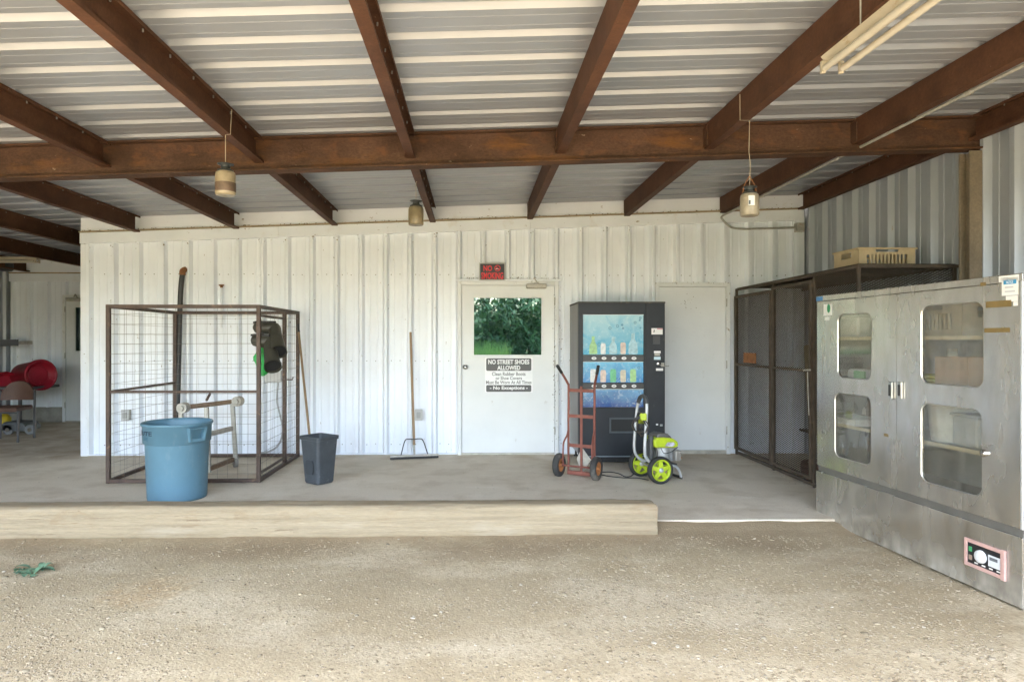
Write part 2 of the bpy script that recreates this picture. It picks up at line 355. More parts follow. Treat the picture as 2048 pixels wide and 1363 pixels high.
# ---- back wall (one thing: panels, trims, screws, two doors)
bw = thing('back_wall', 'long white ribbed metal wall with two doors, facing the yard', 'wall', (-.4, D, 0))
D1 = (PX(915, D), PX(1116, D)); D1T = PZ(563, 1016, D)
D2 = (PX(1308, D), PX(1457, D)); D2T = PZ(566, 1400, D)
TB = lambda x: 2.793 + SL * x           # bottom of the flat trim
PH = PX(622, D) + .02
cuts = [(D1[0]+.03, D1[1]-.03, D1T-.02), (D2[0]+.03, D2[1]-.03, D2T-.02)]
x = XL
while x < XR - .01:
    xe = min(x + .9144, XR); pr = profile(x, xe, PH, .06, .005); mb = MB()
    ex = sorted({c for cu in cuts for c in cu[:2] if x < c < xe})
    full = list(pr)
    for c in ex:
        for (u0,h0),(u1,h1) in zip(full, full[1:]):
            if u0 < c < u1: full.insert(full.index((u1,h1)), (c, h0+(h1-h0)*(c-u0)/(u1-u0))); break
    for (u0,h0),(u1,h1) in zip(full, full[1:]):
        mid = (u0+u1)/2; zb = .015
        for c0, c1, ct in cuts:
            if c0 < mid < c1: zb = ct
        mb.add([(u0,D-h0,zb),(u1,D-h1,zb),(u1,D-h1,TB(u1)+.05),(u0,D-h0,TB(u0)+.05)], [(0,1,2,3)])
    mb.build('wall_panel', wall_white, bw, True); x = xe
def slant(mb, x0, x1, y0, y1, zb, zt):
    return mb.add([(x0,y0,zb(x0)),(x1,y0,zb(x1)),(x1,y1,zb(x1)),(x0,y1,zb(x0)),(x0,y0,zt(x0)),(x1,y0,zt(x1)),(x1,y1,zt(x1)),(x0,y1,zt(x0))],
                  [(3,2,1,0),(4,5,6,7),(0,1,5,4),(1,2,6,5),(2,3,7,6),(3,0,4,7)])
seams = [XL-.012, PX(560,D), PX(1060,D), XR-.1]
for a, b in zip(seams, seams[1:]):
    slant(MB(), a, b-.003, D-.072, D+.02, TB, lambda x: 2.925+SL*x).build('eave_trim', trim_m, bw, True, .003)
slant(MB(), XL-.012, XR-.1, D-.095, D+.02, lambda x: 2.928+SL*x, lambda x: 2.942+SL*x).build('trim_ledge', mat('dirty_ledge', (.36,.28,.18), .8, var=.3, vs=12), bw, True)
slant(MB(), XL-.012, XR-.02, D-.045, D+.03, lambda x: 2.945+SL*x, lambda x: RZ(x)+.03).build('fascia', trim_m, bw, True)
MB().box((XL-.015, D-.05, 0), (XL+.07, D+.06, 2.79+SL*XL)).build('corner_trim', trim_m, bw, True, .004)
MB().box((XR-.16, D-.05, 0), (XR-.02, D-.001, 2.93+SL*XR)).build('corner_trim', trim_m, bw, True, .004)
for a, b in ((XL, D1[0]-.005), (D1[1]+.005, D2[0]-.005), (D2[1]+.005, XR-.17)):
    MB().box((a, D-.045, .004), (b, D+.01, .018)).build('base_trim', trim_m, bw, True)
sc = []
for zrow in (.13, 1.17, 2.25):
    k = 0; u = XL + .2
    while u < XR - .2:
        for off in (.055, .25):
            q = u + off
            if not any(c0-.06 < q < c1+.06 and zrow < ct+.05 for c0, c1, ct in cuts): sc.append(((q, D-.001, zrow + random.uniform(-.006,.006)), (0,-1,0)))
        u += PITCH
mb = MB(); screws(mb, sc); tag(mb.build('screws', plain('zinc_screw', (.3,.29,.27), .5, .4), bw, True), kind='stuff')

def door(x0, x1, top, hinge_right, window=None, closer=None, knob=None, y=D, parent=bw, fw=.05, zb=.012):
    """frame and leaf in world metres; the frame is a part, its furniture sub-parts"""
    fr = MB()
    fr.box((x0, y-.065, 0), (x0+fw, y+.05, top)); fr.box((x1-fw, y-.065, 0), (x1, y+.05, top)); fr.box((x0+fw, y-.065, top-fw), (x1-fw, y+.05, top))
    fr.box((x0+fw, y+.012, 0.03), (x0+fw+.025, y+.05, top-fw)); fr.box((x1-fw-.025, y+.012, 0.03), (x1-fw, y+.05, top-fw)); fr.box((x0+fw+.025, y+.012, top-fw-.025), (x1-fw-.025, y+.05, top-fw))
    fr.build('door_frame', frame_m, parent, True, .003)
    MB().box((x0+fw, y-.06, 0.002), (x1-fw, y+.05, zb+.01)).build('threshold', mat('aluminium_sill', (.5,.47,.4), .5, metal=.5, var=.2, vs=10), parent, True)
    lx0, lx1, lz1 = x0+fw+.004, x1-fw-.004, top-fw-.004; lf = MB()
    yl0, yl1 = y-.035, y+.01
    if window:
        wx0, wx1, wz0, wz1 = window
        for a, b in (((lx0,zb+.012),(lx1,wz0)), ((lx0,wz1),(lx1,lz1)), ((lx0,wz0),(wx0,wz1)), ((wx1,wz0),(lx1,wz1))):
            lf.box((a[0], yl0, a[1]), (b[0], yl1, b[1]))
    else: lf.box((lx0, yl0, zb+.012), (lx1, yl1, lz1))
    leaf = lf.build('door', door_m, parent, True)
    if window:
        g = .018; wf = MB()
        wf.box((wx0-g, yl0-.008, wz0-g), (wx0+.006, yl0-.0005, wz1+g)); wf.box((wx1-.006, yl0-.008, wz0-g), (wx1+g, yl0-.0005, wz1+g))
        wf.box((wx0+.006, yl0-.008, wz1-.006), (wx1-.006, yl0-.0005, wz1+g)); wf.box((wx0+.006, yl0-.008, wz0-g), (wx1-.006, yl0-.0005, wz0+.006))
        wf.build('window_frame', frame_m, leaf, True, .002)
        MB().box((wx0-.001, yl0+.012, wz0-.001), (wx1+.001, yl0+.018, wz1+.001)).build('window_pane', pane_m, leaf, True)
    hx = x1-fw if hinge_right else x0+fw
    for hz in (.25, top*.5, top-.3): MB().tube([(hx, y-.07, hz), (hx, y-.07, hz+.1)], .008, 8).build('hinge', galv_m, leaf, True)
    if knob:
        kx, kz = knob; M = Matrix.Translation((kx, yl0, kz)) @ Matrix.Rotation(R(90), 4, 'X')
        MB().lathe([(.001,0),(.034,.001),(.034,.008),(.014,.012),(.013,.03),(.026,.038),(.030,.05),(.026,.062),(.001,.066)], 20, M).build('door_knob', chrome_m, leaf, True)
    if closer:
        cx0, cx1, cz = closer; c = MB(); c.box((cx0, y-.13, cz-.028), (cx1, y-.04, cz+.028))
        cl = c.build('door_closer', mat('closer_metal', (.45,.42,.36), .5, metal=.3, var=.2, vs=14), leaf, True, .008)
        cm = (cx0+cx1)/2
        MB().bar((cm+.02, y-.10, cz+.034), (cm-.03, y-.08, cz+.10), .02, .008).bar((cm-.03, y-.08, cz+.10), (cm-.06, y-.066, cz+.05), .02, .008).build('closer_arm', galv_m, cl, True)
    return leaf
# reflective pane: dark room behind tinted film
pane_m, N_, L_, b_ = node_mat('tinted_reflective_glass'); b_.inputs['Base Color'].default_value = (.012,.02,.02,1); b_.inputs['Roughness'].default_value = .015
b_.inputs['IOR'].default_value = 3.0; b_.inputs['Specular Tint'].default_value = (.85,1,.95,1)
door(D1[0], D1[1], D1T, True, window=(PX(947,D), PX(1083,D), PZ(710,1016,D), PZ(595,1016,D)), closer=(PX(1052,D), PX(1091,D), PZ(573,1070,D)), knob=(PX(931,D), PZ(733,931,D)))
door(D2[0], D2[1], D2T, True, zb=.035)
MB().box((D1[0]-.02, D-.085, D1T+.001), (D1[1]+.03, D+.0, D1T+.028)).build('drip_cap', trim_m, bw, True, .003)

# ---- side wall of the building and the recessed wall at the left
YB = 11.6; XLW = PX(22, YB)
sw = thing('side_wall', 'white metal end wall of the building running back to the recess', 'wall', (XL, D+.1, 0))
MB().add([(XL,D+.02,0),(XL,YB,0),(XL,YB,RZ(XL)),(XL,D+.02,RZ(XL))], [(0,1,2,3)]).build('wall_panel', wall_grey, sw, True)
rw = thing('recess_wall', 'shaded white metal wall with a door at the back of the left recess', 'wall', (-6.6, YB, 0))
D3 = (PX(129, YB), PX(129, YB)+1.02); D3T = PZ(590, 140, YB)
x = XLW
while x < XL - .01:
    xe = min(x+.9144, XL); mb = MB()
    pr = [p for p in profile(x, xe, XLW+.05, .06, .005)]
    for (u0,h0),(u1,h1) in zip(pr, pr[1:]):
        zb = D3T-.03 if D3[0]+.02 < (u0+u1)/2 < D3[1]-.02 else .26
        mb.add([(u0,YB-h0,zb),(u1,YB-h1,zb),(u1,YB-h1,2.46),(u0,YB-h0,2.46)], [(0,1,2,3)])
    mb.build('wall_panel', wall_white, rw, True); x = xe
MB().box((XLW, YB-.06, 2.46), (XL-.005, YB+.02, 2.60)).build('eave_trim', trim_m, rw, True, .004)
MB().box((XLW, YB-.075, 2.603), (XL-.005, YB+.02, 2.62)).build('trim_ledge', MATS['dirty_ledge'], rw, True)
MB().box((XLW, YB-.05, 2.623), (XL-.005, YB+.02, 3.0)).build('fascia', trim_m, rw, True)
MB().box((XLW, YB-.05, 0.001), (D3[0]-.002, YB+.05, .26)).build('curb', mat('curb_concrete', (.3,.28,.24), .9, var=.2, vs=8), rw, True)
door(D3[0], D3[1], D3T, False, window=(PX(153,YB), PX(153,YB)+.5, PZ(702,153,YB), PZ(614,153,YB)), closer=(PX(141,YB), PX(141,YB)+.32, PZ(600,150,YB)), y=YB, parent=rw)
lw = thing('far_left_wall', 'grey metal wall at the far left edge, extended unseen to block side light', 'wall', (XLW, 10, 0))
pr = profile(-.4, YB, YB-.16); mb = MB()  # carried forward out of view to keep out light from the left
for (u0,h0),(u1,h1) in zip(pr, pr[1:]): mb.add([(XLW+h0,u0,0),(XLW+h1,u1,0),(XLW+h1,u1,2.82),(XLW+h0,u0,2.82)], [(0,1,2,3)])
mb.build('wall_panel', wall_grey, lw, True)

# ---- right wall
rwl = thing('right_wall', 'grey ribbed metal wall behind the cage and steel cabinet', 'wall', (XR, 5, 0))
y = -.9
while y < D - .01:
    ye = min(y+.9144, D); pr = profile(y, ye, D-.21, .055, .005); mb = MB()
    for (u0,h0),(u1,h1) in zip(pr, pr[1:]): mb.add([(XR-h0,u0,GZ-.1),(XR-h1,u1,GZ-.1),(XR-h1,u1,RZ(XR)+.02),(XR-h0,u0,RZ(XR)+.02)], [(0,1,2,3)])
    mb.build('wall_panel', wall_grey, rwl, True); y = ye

# ---- canopy roof: sheets, beam, purlins, column
rf = thing('canopy_roof', 'ribbed metal canopy roof on rusty brown steel purlins and beam', 'roof', (0, 5, 0))
YF = -0.4; y = YF; XW = -9.0; XE = XR + .3
while y < 12.3:
    ye = y + .9144; pr = profile(y, ye, 5.11, .042, .0022); mb = MB()
    for (u0,h0),(u1,h1) in zip(pr, pr[1:]):
        mb.add([(XW,u0,RZ(XW)+h0),(XE,u0,RZ(XE)+h0),(XE,u1,RZ(XE)+h1),(XW,u1,RZ(XW)+h1)], [(0,1,2,3)])
    mb.build('roof_sheet', roof_m, rf, True); y = ye
# I-beam across the front of the slab
BY0, BY1 = 5.2, 5.33; BZ = lambda x: 2.838 + SL*x; BT = lambda x: RZ(x) - .004
mb = MB()
slant(mb, XW, XR-.03, BY0, BY1, BZ, lambda x: BZ(x)+.013)
slant(mb, XW, XR-.03, BY0, BY1, lambda x: BT(x)-.013, BT)
slant(mb, XW, XR-.03, (BY0+BY1)/2-.006, (BY0+BY1)/2+.006, lambda x: BZ(x)+.0131, lambda x: BT(x)-.0131)
mb.build('beam', steel_rust, rf, True)
YW = (BY0+BY1)/2
def purlin(px_, ya, yb, flip=1, m=steel_red):
    """C channel: web on the left, flanges to the right; bottom flange width .07"""
    zt = RZ(px_) - .002; zb_ = zt - .197; t = .006; w = .07*flip; mb = MB()
    lo = lambda a, b: (min(a,b), max(a,b))
    a, b = lo(px_, px_+t*flip); mb.box((a,ya,zb_),(b,yb,zt))
    a, b = lo(px_+t*flip, px_+w); mb.box((a,ya,zb_),(b,yb,zb_+t)); mb.box((a,ya,zt-t),(b,yb,zt))
    a, b = lo(px_+w-t*flip, px_+w); mb.box((a,ya,zb_+t),(b,yb,zb_+.022)); mb.box((a,ya,zt-.022),(b,yb,zt-t))
    o = mb.build('purlin', m, rf, True)
    s = MB(); yy = ya + .15
    while yy < yb - .05:
        s.tube([(px_+w*.55, yy, zt-.024), (px_+w*.55, yy, zt-.006)], .005, 5); yy += PITCH
    tag(s.build('screw_tips', MATS['zinc_screw'], o, True), kind='stuff')
PXS = [.672 + 1.212*k for k in range(-8, 3)]
for q in PXS:
    purlin(q, YF, YW-.008); purlin(q, YW+.008, (YB-.08 if q < XL else D-.064))
purlin(XR-.065, YF, YW-.008, -1); purlin(XR-.065, YW+.008, D-.11, -1)
# end clips where purlins meet the beam
for q in PXS[3:]:
    MB().box((q-.012, YW-.09, RZ(q)-.19), (q-.002, YW-.0085, RZ(q)-.03)).build('clip_angle', steel_rust, rf, True)
colx = XR - .10
cm_ = MB(); cm_.box((colx-.06, 5.21, 0), (colx+.06, 5.222, 2.97)); cm_.box((colx-.06, 5.318, 0), (colx+.06, 5.33, 2.97)); cm_.box((colx-.006, 5.222, 0), (colx+.006, 5.318, 2.97))
cm_.build('column', mat('column_paint', (.22,.175,.12), .65, var=.25, vs=4, fine=.3, spots=[((.2,.1,.045), .4, 5, (1,1,.4), .25)]), rf, True)

# ---- debris: webs, mud and dead grass stuck along the trims and door edges of the white wall
mb = MB()
def clump(c, s, mb):
    c = Vector(c); vs = [c + Vector((random.uniform(-1,1), random.uniform(-.3,.3), random.uniform(-1,1)))*s for _ in range(5)]
    mb.add(vs, [(0,1,2),(0,2,3),(1,3,4),(2,4,1),(0,3,4)])
for i in range(230):
    u = random.uniform(XL, XR-.2); clump((u, D-.09, 2.945+SL*u+random.uniform(0,.006)), random.uniform(.003,.011), mb)
k = int((XL-PH)/PITCH)
for k in range(-12, 14):
    u = PH + k*PITCH
    if XL+.05 < u < XR-.2:
        for _ in range(random.randint(1,7)): clump((u+random.uniform(-.04,.04), D-.066, TB(u)+random.uniform(-.06,.03)), random.uniform(.004,.014), mb)
        for _ in range(random.randint(0,5)): clump((u+random.choice((-.034,.034)), D-.03, random.uniform(1.2,2.75)), random.uniform(.003,.011), mb)
for i in range(75): clump((D1[1]-.05+random.gauss(0,.014), D-.075, random.uniform(.1,2.0)), random.uniform(.003,.011), mb)
for i in range(45): clump((D1[1]+.02+random.gauss(0,.02), D-.075, random.uniform(.1,2.1)), random.uniform(.002,.009), mb)
for i in range(60): clump((random.uniform(D1[0],D1[1]), D-.08, D1T+.032+abs(random.gauss(0,.006))), random.uniform(.003,.012), mb)
for i in range(40): clump((random.uniform(D2[0],D2[1]), D-.07, D2T+.003+random.uniform(-.02,.01)), random.uniform(.003,.01), mb)
for i in range(28): clump((PX(1373,D)+random.gauss(0,.07), D-.037, PZ(605,1373,D)+random.gauss(0,.05)), random.uniform(.002,.009), mb)
tag(mb.build('stuck_debris', mat('debris', (.15,.10,.055), .9, var=.4, vs=30), bw, True), kind='stuff')

# ---- landscape timber
t = MB(); ring = []
tx0, tx1 = -6.2, PX(1311, 4.95); n = 380; kk = 44; TY, TZ, hw, hh = 5.005, .055, .112, .128
for i in range(n+1):
    x = tx0 + (tx1-tx0)*i/n
    for k in range(kk):
        a = 2*math.pi*k/kk; c, s_ = math.cos(a), math.sin(a)
        sq = (abs(c)**5.5 + abs(s_)**5.5)**(-1/5.5)
        rr = sq*(1 + .045*noise.noise((x*1.6, c*1.5, s_*1.5)) + 0.034*noise.noise((x*5, c*5, s_*5+4)) + .02*noise.noise((x*17, c*9, s_*9)))
        end = 1 - (.06*(max(0, x-(tx1-.05))/.05)**2)
        ring.append((x + (.012*noise.noise((c*2,s_*2,7)) if i == n else 0), TY + hw*rr*c*end, TZ + hh*rr*s_*end))
fs = [(i*kk+k, (i+1)*kk+k, (i+1)*kk+(k+1)%kk, i*kk+(k+1)%kk) for i in range(n) for k in range(kk)]
t.add(ring, fs, True); t.add(ring[-kk:], [tuple(range(kk))]); t.add(ring[:kk], [tuple(range(kk))[::-1]])
tag(t.build('landscape_timber', wood_m), 'long weathered pale timber beam lying along the slab edge', 'timber')

# ---- loose gravel, straw
def gravel():
    phi = (1+5**.5)/2
    ico = np.array([(-1,phi,0),(1,phi,0),(-1,-phi,0),(1,-phi,0),(0,-1,phi),(0,1,phi),(0,-1,-phi),(0,1,-phi),(phi,0,-1),(phi,0,1),(-phi,0,-1),(-phi,0,1)])/1.9
    icf = np.array([(0,11,5),(0,5,1),(0,1,7),(0,7,10),(0,10,11),(1,5,9),(5,11,4),(11,10,2),(10,7,6),(7,1,8),(3,9,4),(3,4,2),(3,2,6),(3,6,8),(3,8,9),(4,9,5),(2,4,11),(6,2,10),(8,6,7),(9,8,1)])
    pts = []
    while len(pts) < 27000:
        Y = 1/random.uniform(1/4.87, 1/2.45); X = random.uniform(-.86*Y-.1, .80*Y+.1)
        front = 2.87 + (5.38-Y)*.0738
        if Y > 3.3 and X > front + .12: continue
        w = .16 + .55*max(0, noise.noise((X*.55, Y*.8, 9))) + .45*max(0, noise.noise((X*2.2, Y*2.6, 2)))
        w += .16*max(0, min(1, (X-.3)/2.3))
        if random.random() < w: pts.append((X, Y))
    P = np.array(pts); n = len(P)
    sz = np.clip(rng.lognormal(math.log(.0038), .45, n), .0018, .016) * (1 + .12*np.clip(P[:,0]/2.5, 0, 1))
    sc = sz[:,None]*np.stack([rng.uniform(.8,1.35,n), rng.uniform(.8,1.35,n), rng.uniform(.3,.6,n)], 1)
    ang = rng.uniform(0, 6.28, n); c, s = np.cos(ang), np.sin(ang)
    jit = 1 + rng.uniform(-.22, .22, (n,12,1)); L = ico[None]*jit*sc[:,None]
    V = np.empty((n,12,3)); V[...,0] = L[...,0]*c[:,None]-L[...,1]*s[:,None]; V[...,1] = L[...,0]*s[:,None]+L[...,1]*c[:,None]; V[...,2] = L[...,2]
    z = np.array([ghz(a, b) for a, b in pts]) + sc[:,2]*.1
    V += np.stack([P[:,0], P[:,1], z], 1)[:,None]
    Fx = (icf[None] + (np.arange(n)*12)[:,None,None]).reshape(-1,3)
    me = bpy.data.meshes.new('gravel'); me.vertices.add(n*12); me.vertices.foreach_set('co', V.reshape(-1))
    me.loops.add(Fx.size); me.loops.foreach_set('vertex_index', Fx.reshape(-1)); me.polygons.add(len(Fx))
    me.polygons.foreach_set('loop_start', np.arange(len(Fx))*3); me.update(calc_edges=True)
    tone = np.array([(.29,.235,.152),(.325,.268,.18),(.26,.205,.13),(.41,.36,.275),(.28,.235,.165),(.225,.178,.112)])[rng.choice(6, n, p=[.32,.26,.21,.04,.11,.06])]*rng.uniform(.85,1.12,(n,1))
    col = np.concatenate([np.repeat(tone,12,0), np.ones((n*12,1))], 1)
    at = me.color_attributes.new('tone', 'FLOAT_COLOR', 'POINT'); at.data.foreach_set('color', col.reshape(-1))
    me.materials.append(pebble_mat()); o = link('gravel', me)
    tag(o, 'loose pale gravel scattered over the dirt yard', 'gravel', kind='stuff')
gravel()
mb = MB()
for i in range(1000):
    y = 4.87 - abs(random.gauss(0,.33)); x = random.uniform(-.8*y, .25*y)
    if i < 300: x, y = random.gauss(-1.93,.16), random.gauss(3.85,.17)
    if y < 2.6: continue
    l = random.uniform(.008,.035)*(1.8 if random.random() < .06 else 1); a = random.uniform(-.9,.9); z = ghz(x,y)+.003; w = random.uniform(.0005,.0011)
    d = Vector((math.cos(a)*l, math.sin(a)*l, random.uniform(-.002,.006))); mb.bar((x,y,z), Vector((x,y,z))+d, w*1.6, w)
tag(mb.build('straw', mat('straw', (.40,.31,.185), .8, var=.25, vs=3)), 'bits of dry straw littering the dirt below the timber', 'straw', kind='stuff')
mb = MB()
for i in range(330):
    r_ = random.random()
    if r_ < .35: x, y = random.uniform(XL, 3.2), D-.06-abs(random.gauss(0,.07))
    elif r_ < .6: y = random.uniform(5.5, 8.0); x = 3.28-abs(random.gauss(0,.05))
    elif r_ < .72: x, y = random.uniform(1.2,2.2), random.uniform(7.25,7.5)
    else: x, y = random.uniform(-4.5,3.1), random.uniform(5.3,8)
    s_ = random.uniform(.002,.008); c = Vector((x,y,s_*.3+.001))
    vs = [c+Vector((random.uniform(-1,1),random.uniform(-1,1),random.uniform(-.2,.4)))*s_ for _ in range(5)]
    mb.add(vs, [(0,1,2),(0,2,3),(1,3,4),(2,4,1),(0,3,4)])
tag(mb.build('floor_litter', MATS['debris']), 'crumbs of dirt and leaf bits on the concrete floor', 'litter', kind='stuff')

# ================================================================== objects
# ---- signs
sg = thing('no_smoking_sign', 'small black sign with red NO SMOKING lettering above the door', 'sign', P3(984.5, 561, D-.09))
w2 = (PX(1011,D-.09)-PX(958,D-.09))/2; hS = PZ(526,984,D-.09)-PZ(562,984,D-.09)
MB().box((-w2, 0, 0), (w2, .01, hS)).build('sign_frame', plain('sign_silver', (.55,.55,.53), .4), sg, bevel=.003)
pl = MB().box((-w2+.014, -.0035, .012), (w2-.014, -.0005, hS-.014)).build('sign_plate', plain('sign_black', (.025,.025,.028), .45), sg)
red_m = plain('sign_red', (.72,.03,.04), .5)
letters('NO', -w2+.055, -.002, hS*.52, hS-.035, -.0045, .035).build('lettering', red_m, pl)
letters('SMOKING', -w2+.028, w2-.028, .018, hS*.46, -.0045, .035).build('lettering', red_m, pl)
c0 = (.065, hS*.69); mb = MB()
rg = [(math.cos(2*math.pi*k/28), math.sin(2*math.pi*k/28)) for k in range(28)]
mb.add([(c0[0]+.038*a, -.0045, c0[1]+.038*b) for a, b in rg] + [(c0[0]+.029*a, -.0045, c0[1]+.029*b) for a, b in rg], [(k, (k+1)%28, 28+(k+1)%28, 28+k) for k in range(28)])
M = Matrix.Translation((c0[0], -.0048, c0[1])) @ Matrix.Rotation(R(45), 4, 'Y'); mb.box((-.03,-.0002,-.004), (.03,.0002,.004), M)
mb.build('prohibition_ring', red_m, pl)
MB().box((c0[0]-.022, -.0043, c0[1]-.012), (c0[0]+.018, -.0037, c0[1]-.004)).build('cigarette_mark', plain('sign_white', (.8,.8,.78), .5), pl)

YD = D - .037
ds = thing('door_notice', 'white and black notice on the door: NO STREET SHOES ALLOWED', 'sign', P3(1017.5, 784, YD))
w2 = (PX(1065,YD)-PX(970,YD))/2; hS = PZ(714,1017,YD)-PZ(784,1017,YD)
MB().box((-w2, -.003, 0), (w2, -.0004, hS)).build('sign_plate', plain('notice_white', (.86,.86,.85), .4), ds)
blk = plain('notice_black', (.09,.088,.085), .45); wt = MATS['sign_white']; Z = lambda p: hS*(784-p)/70
o = MB().prism(rrect(-w2+.015, Z(741), w2-.015, Z(716), .018), -.0042, -.0031).build('header_band', blk, ds)
letters('NO STREET SHOES', -w2+.04, w2-.04, Z(728), Z(718.5), -.0049, .035).build('lettering', wt, o)
letters('ALLOWED', -.145, .145, Z(739.5), Z(730.5), -.0049, .035).build('lettering', wt, o)
for tx, a, b in (('Clean Rubber Boots', 751, 743.6), ('or Shoe Covers', 759, 752.2), ('Must Be Worn At All Times', 767.5, 760.6)):
    hw_ = {'C': .21, 'o': .165, 'M': .285}[tx[0]]
    letters(tx, -hw_, hw_, Z(a), Z(b), -.0042, .02).build('lettering', plain('notice_grey', (.17,.17,.165), .5), ds)
o = MB().prism(rrect(-w2+.015, Z(783), w2-.015, Z(769.5), .015), -.0042, -.0031).build('footer_band', blk, ds)
letters('- No Exceptions -', -w2+.06, w2-.06, Z(780.5), Z(771.5), -.0049, .035).build('lettering', wt, o)

# ---- dog kennel pen
KX0, KX1, KY0, KY1, KH = PX(217,6.57), PX(517.5,6.57), 6.57, 8.02, PZ(609,400,6.57)
kn = thing('kennel_pen', 'open rusty wire kennel pen with boots hanging on its side', 'pen', ((KX0+KX1)/2, (KY0+KY1)/2, 0))
T = .036
def kbar(name, p, q, w=T): MB().bar(p, q, w, w).build(name, kennel_m, kn, True, .004)
for a, b in ((KX0,KY0),(KX1,KY0),(KX0,KY1),(KX1,KY1)): kbar('post', (a,b,.002), (a,b,KH), T*1.08)
for z in (T*.5+.004, KH-T*.5):
    kbar('rail', (KX0+T*.55,KY0,z), (KX1-T*.55,KY0,z)); kbar('rail', (KX0+T*.55,KY1,z), (KX1-T*.55,KY1,z))
    kbar('rail', (KX0,KY0+T*.55,z), (KX0,KY1-T*.55,z)); kbar('rail', (KX1,KY0+T*.55,z), (KX1,KY1-T*.55,z))
zm = PZ(783, 400, KY0)
kbar('rail', (KX0+T*.55,KY0,zm), (KX1-T*.55,KY0,zm), .026); kbar('rail', (KX0,KY0+T*.55,zm), (KX0,KY1-T*.55,zm), .026)
gy = 7.46
kbar('gate_post', (KX1, gy, T), (KX1, gy, KH-T), .042)
kbar('gate_rail', (KX1, KY0+T*.6, KH-.11), (KX1, gy-.022, KH-.11), .024)
kbar('gate_rail', (KX1, KY0+T*.6, .09), (KX1, gy-.022, .09), .024)
MB().tube([(KX1-.03,gy+.01,.98),(KX1+.09,gy-.01,.98),(KX1+.1,gy-.01,1.01)], .008, 6).build('latch', kennel_m, kn, True)
def wires(name, P, ux, L, h0, h1, sx=.102, sz=.1, off=0):
    mb = MB(); P = Vector(P); ux = Vector(ux)
    def wob(a, b): return Vector((noise.noise((a*3+P.x, b*3, 1)), noise.noise((a*3+P.x, b*3, 5)), noise.noise((a*3, b*3+P.x, 8))))*.006
    z = h0 + sz*.5
    while z < h1:
        mb.tube([P + ux*(L*i/10) + Vector((0,0,z)) + wob(L*i/10, z) for i in range(11)], .0016, 4, False); z += sz
    u = sx*.6
    while u < L:
        mb.tube([P + ux*u + Vector((0,0,h0+(h1-h0)*i/12)) + wob(u, h0+(h1-h0)*i/12) for i in range(13)], .0012, 4, False); u += sx
    tag(mb.build(name, wire_m, kn, True), kind='stuff')
wires('wire_mesh', (KX0,KY0-.012,0), (1,0,0), KX1-KX0, .04, KH-.03)
wires('wire_mesh', (KX0,KY0,0), (0,1,0), KY1-KY0, .04, KH-.03, .13)
wires('wire_mesh', (KX1+.012,KY0,0), (0,1,0), KY1-KY0, .04, KH-.03, .13)
wires('wire_mesh', (KX0,KY1+.005,0), (1,0,0), KX1-KX0, .04, KH-.03, .31, .3)

# ---- blue trash can
TC = (PX(355, 5.98), 5.98); tcn = thing('trash_can', 'round sky blue plastic trash can standing before the kennel', 'trash can', (*TC, 0))
blue_m = mat('blue_plastic', (.105,.21,.275), .48, var=.07, vs=4, spots=[((.19,.27,.31), .4, 9, (1,1,.4), .3), ((.3,.27,.21), .14, 22, (1,1,.5), .08), ((.07,.13,.17), .2, 5, (1,1,.3), .3)], bump=.04, bs=25)
MB().lathe([(.001,.012),(.225,.012),(.232,0),(.247,.0),(.25,.02),(.268,.50),(.270,.505),(.284,.512),(.288,.66),(.298,.665),(.303,.678),(.298,.69),(.286,.688),(.280,.66),(.262,.5),(.24,.03),(.001,.03)], 64).build('body', blue_m, tcn)
for sgn in (0, 1):
    ang = R(-34 + 180*sgn); Mh = Matrix.Rotation(ang, 4, 'Z')
    h = MB(); r0, r1 = .275, .325
    out = [(-.085,.655),(.085,.655),(.07,.53),(-.07,.53)]; inn = [(-.062,.64),(.062,.64),(.048,.556),(-.048,.556)]
    for i in range(4):
        j = (i+1) % 4; q = [(out[i],r0),(out[i],r1-(.02 if i>1 else 0)),(out[j],r1-(.02 if j>1 else 0)),(out[j],r0)]
        h.add([Mh @ Vector((r, a[0], a[1])) for a, r in q], [(0,1,2,3)])
        h.add([Mh @ Vector((r, a[0], a[1])) for a, r in ((out[i],r1-(.02 if i>1 else 0)),(out[j],r1-(.02 if j>1 else 0)),(inn[j],r1-.004-(.02 if j>1 else 0)),(inn[i],r1-.004-(.02 if i>1 else 0)))], [(0,1,2,3)])
        h.add([Mh @ Vector((r, a[0], a[1])) for a, r in ((inn[i],r1-.004-(.02 if i>1 else 0)),(inn[j],r1-.004-(.02 if j>1 else 0)),(inn[j],r0),(inn[i],r0))], [(0,1,2,3)])
    h.build('handle', blue_m, tcn, bevel=.003)
lt = letters('BRUTE', 0, .263, .592, .628, 0, .018)
lt.v = [(.2895*math.cos(R(-162)+x/.29), .2895*math.sin(R(-162)+x/.29), z) for x, y, z in lt.v]
lt.build('lettering', plain('can_print', (.012,.03,.06), .5), tcn)
for zz in (.548, .56, .572):
    lt = MB().add([(.2893*math.cos(R(-134)+i*.06), .2893*math.sin(R(-134)+i*.06), z) for z in (zz, zz+.005) for i in range(5)], [(i,i+1,i+6,i+5) for i in range(4)])
    lt.build('small_print', plain('can_small_print', (.06,.17,.25), .5), tcn)

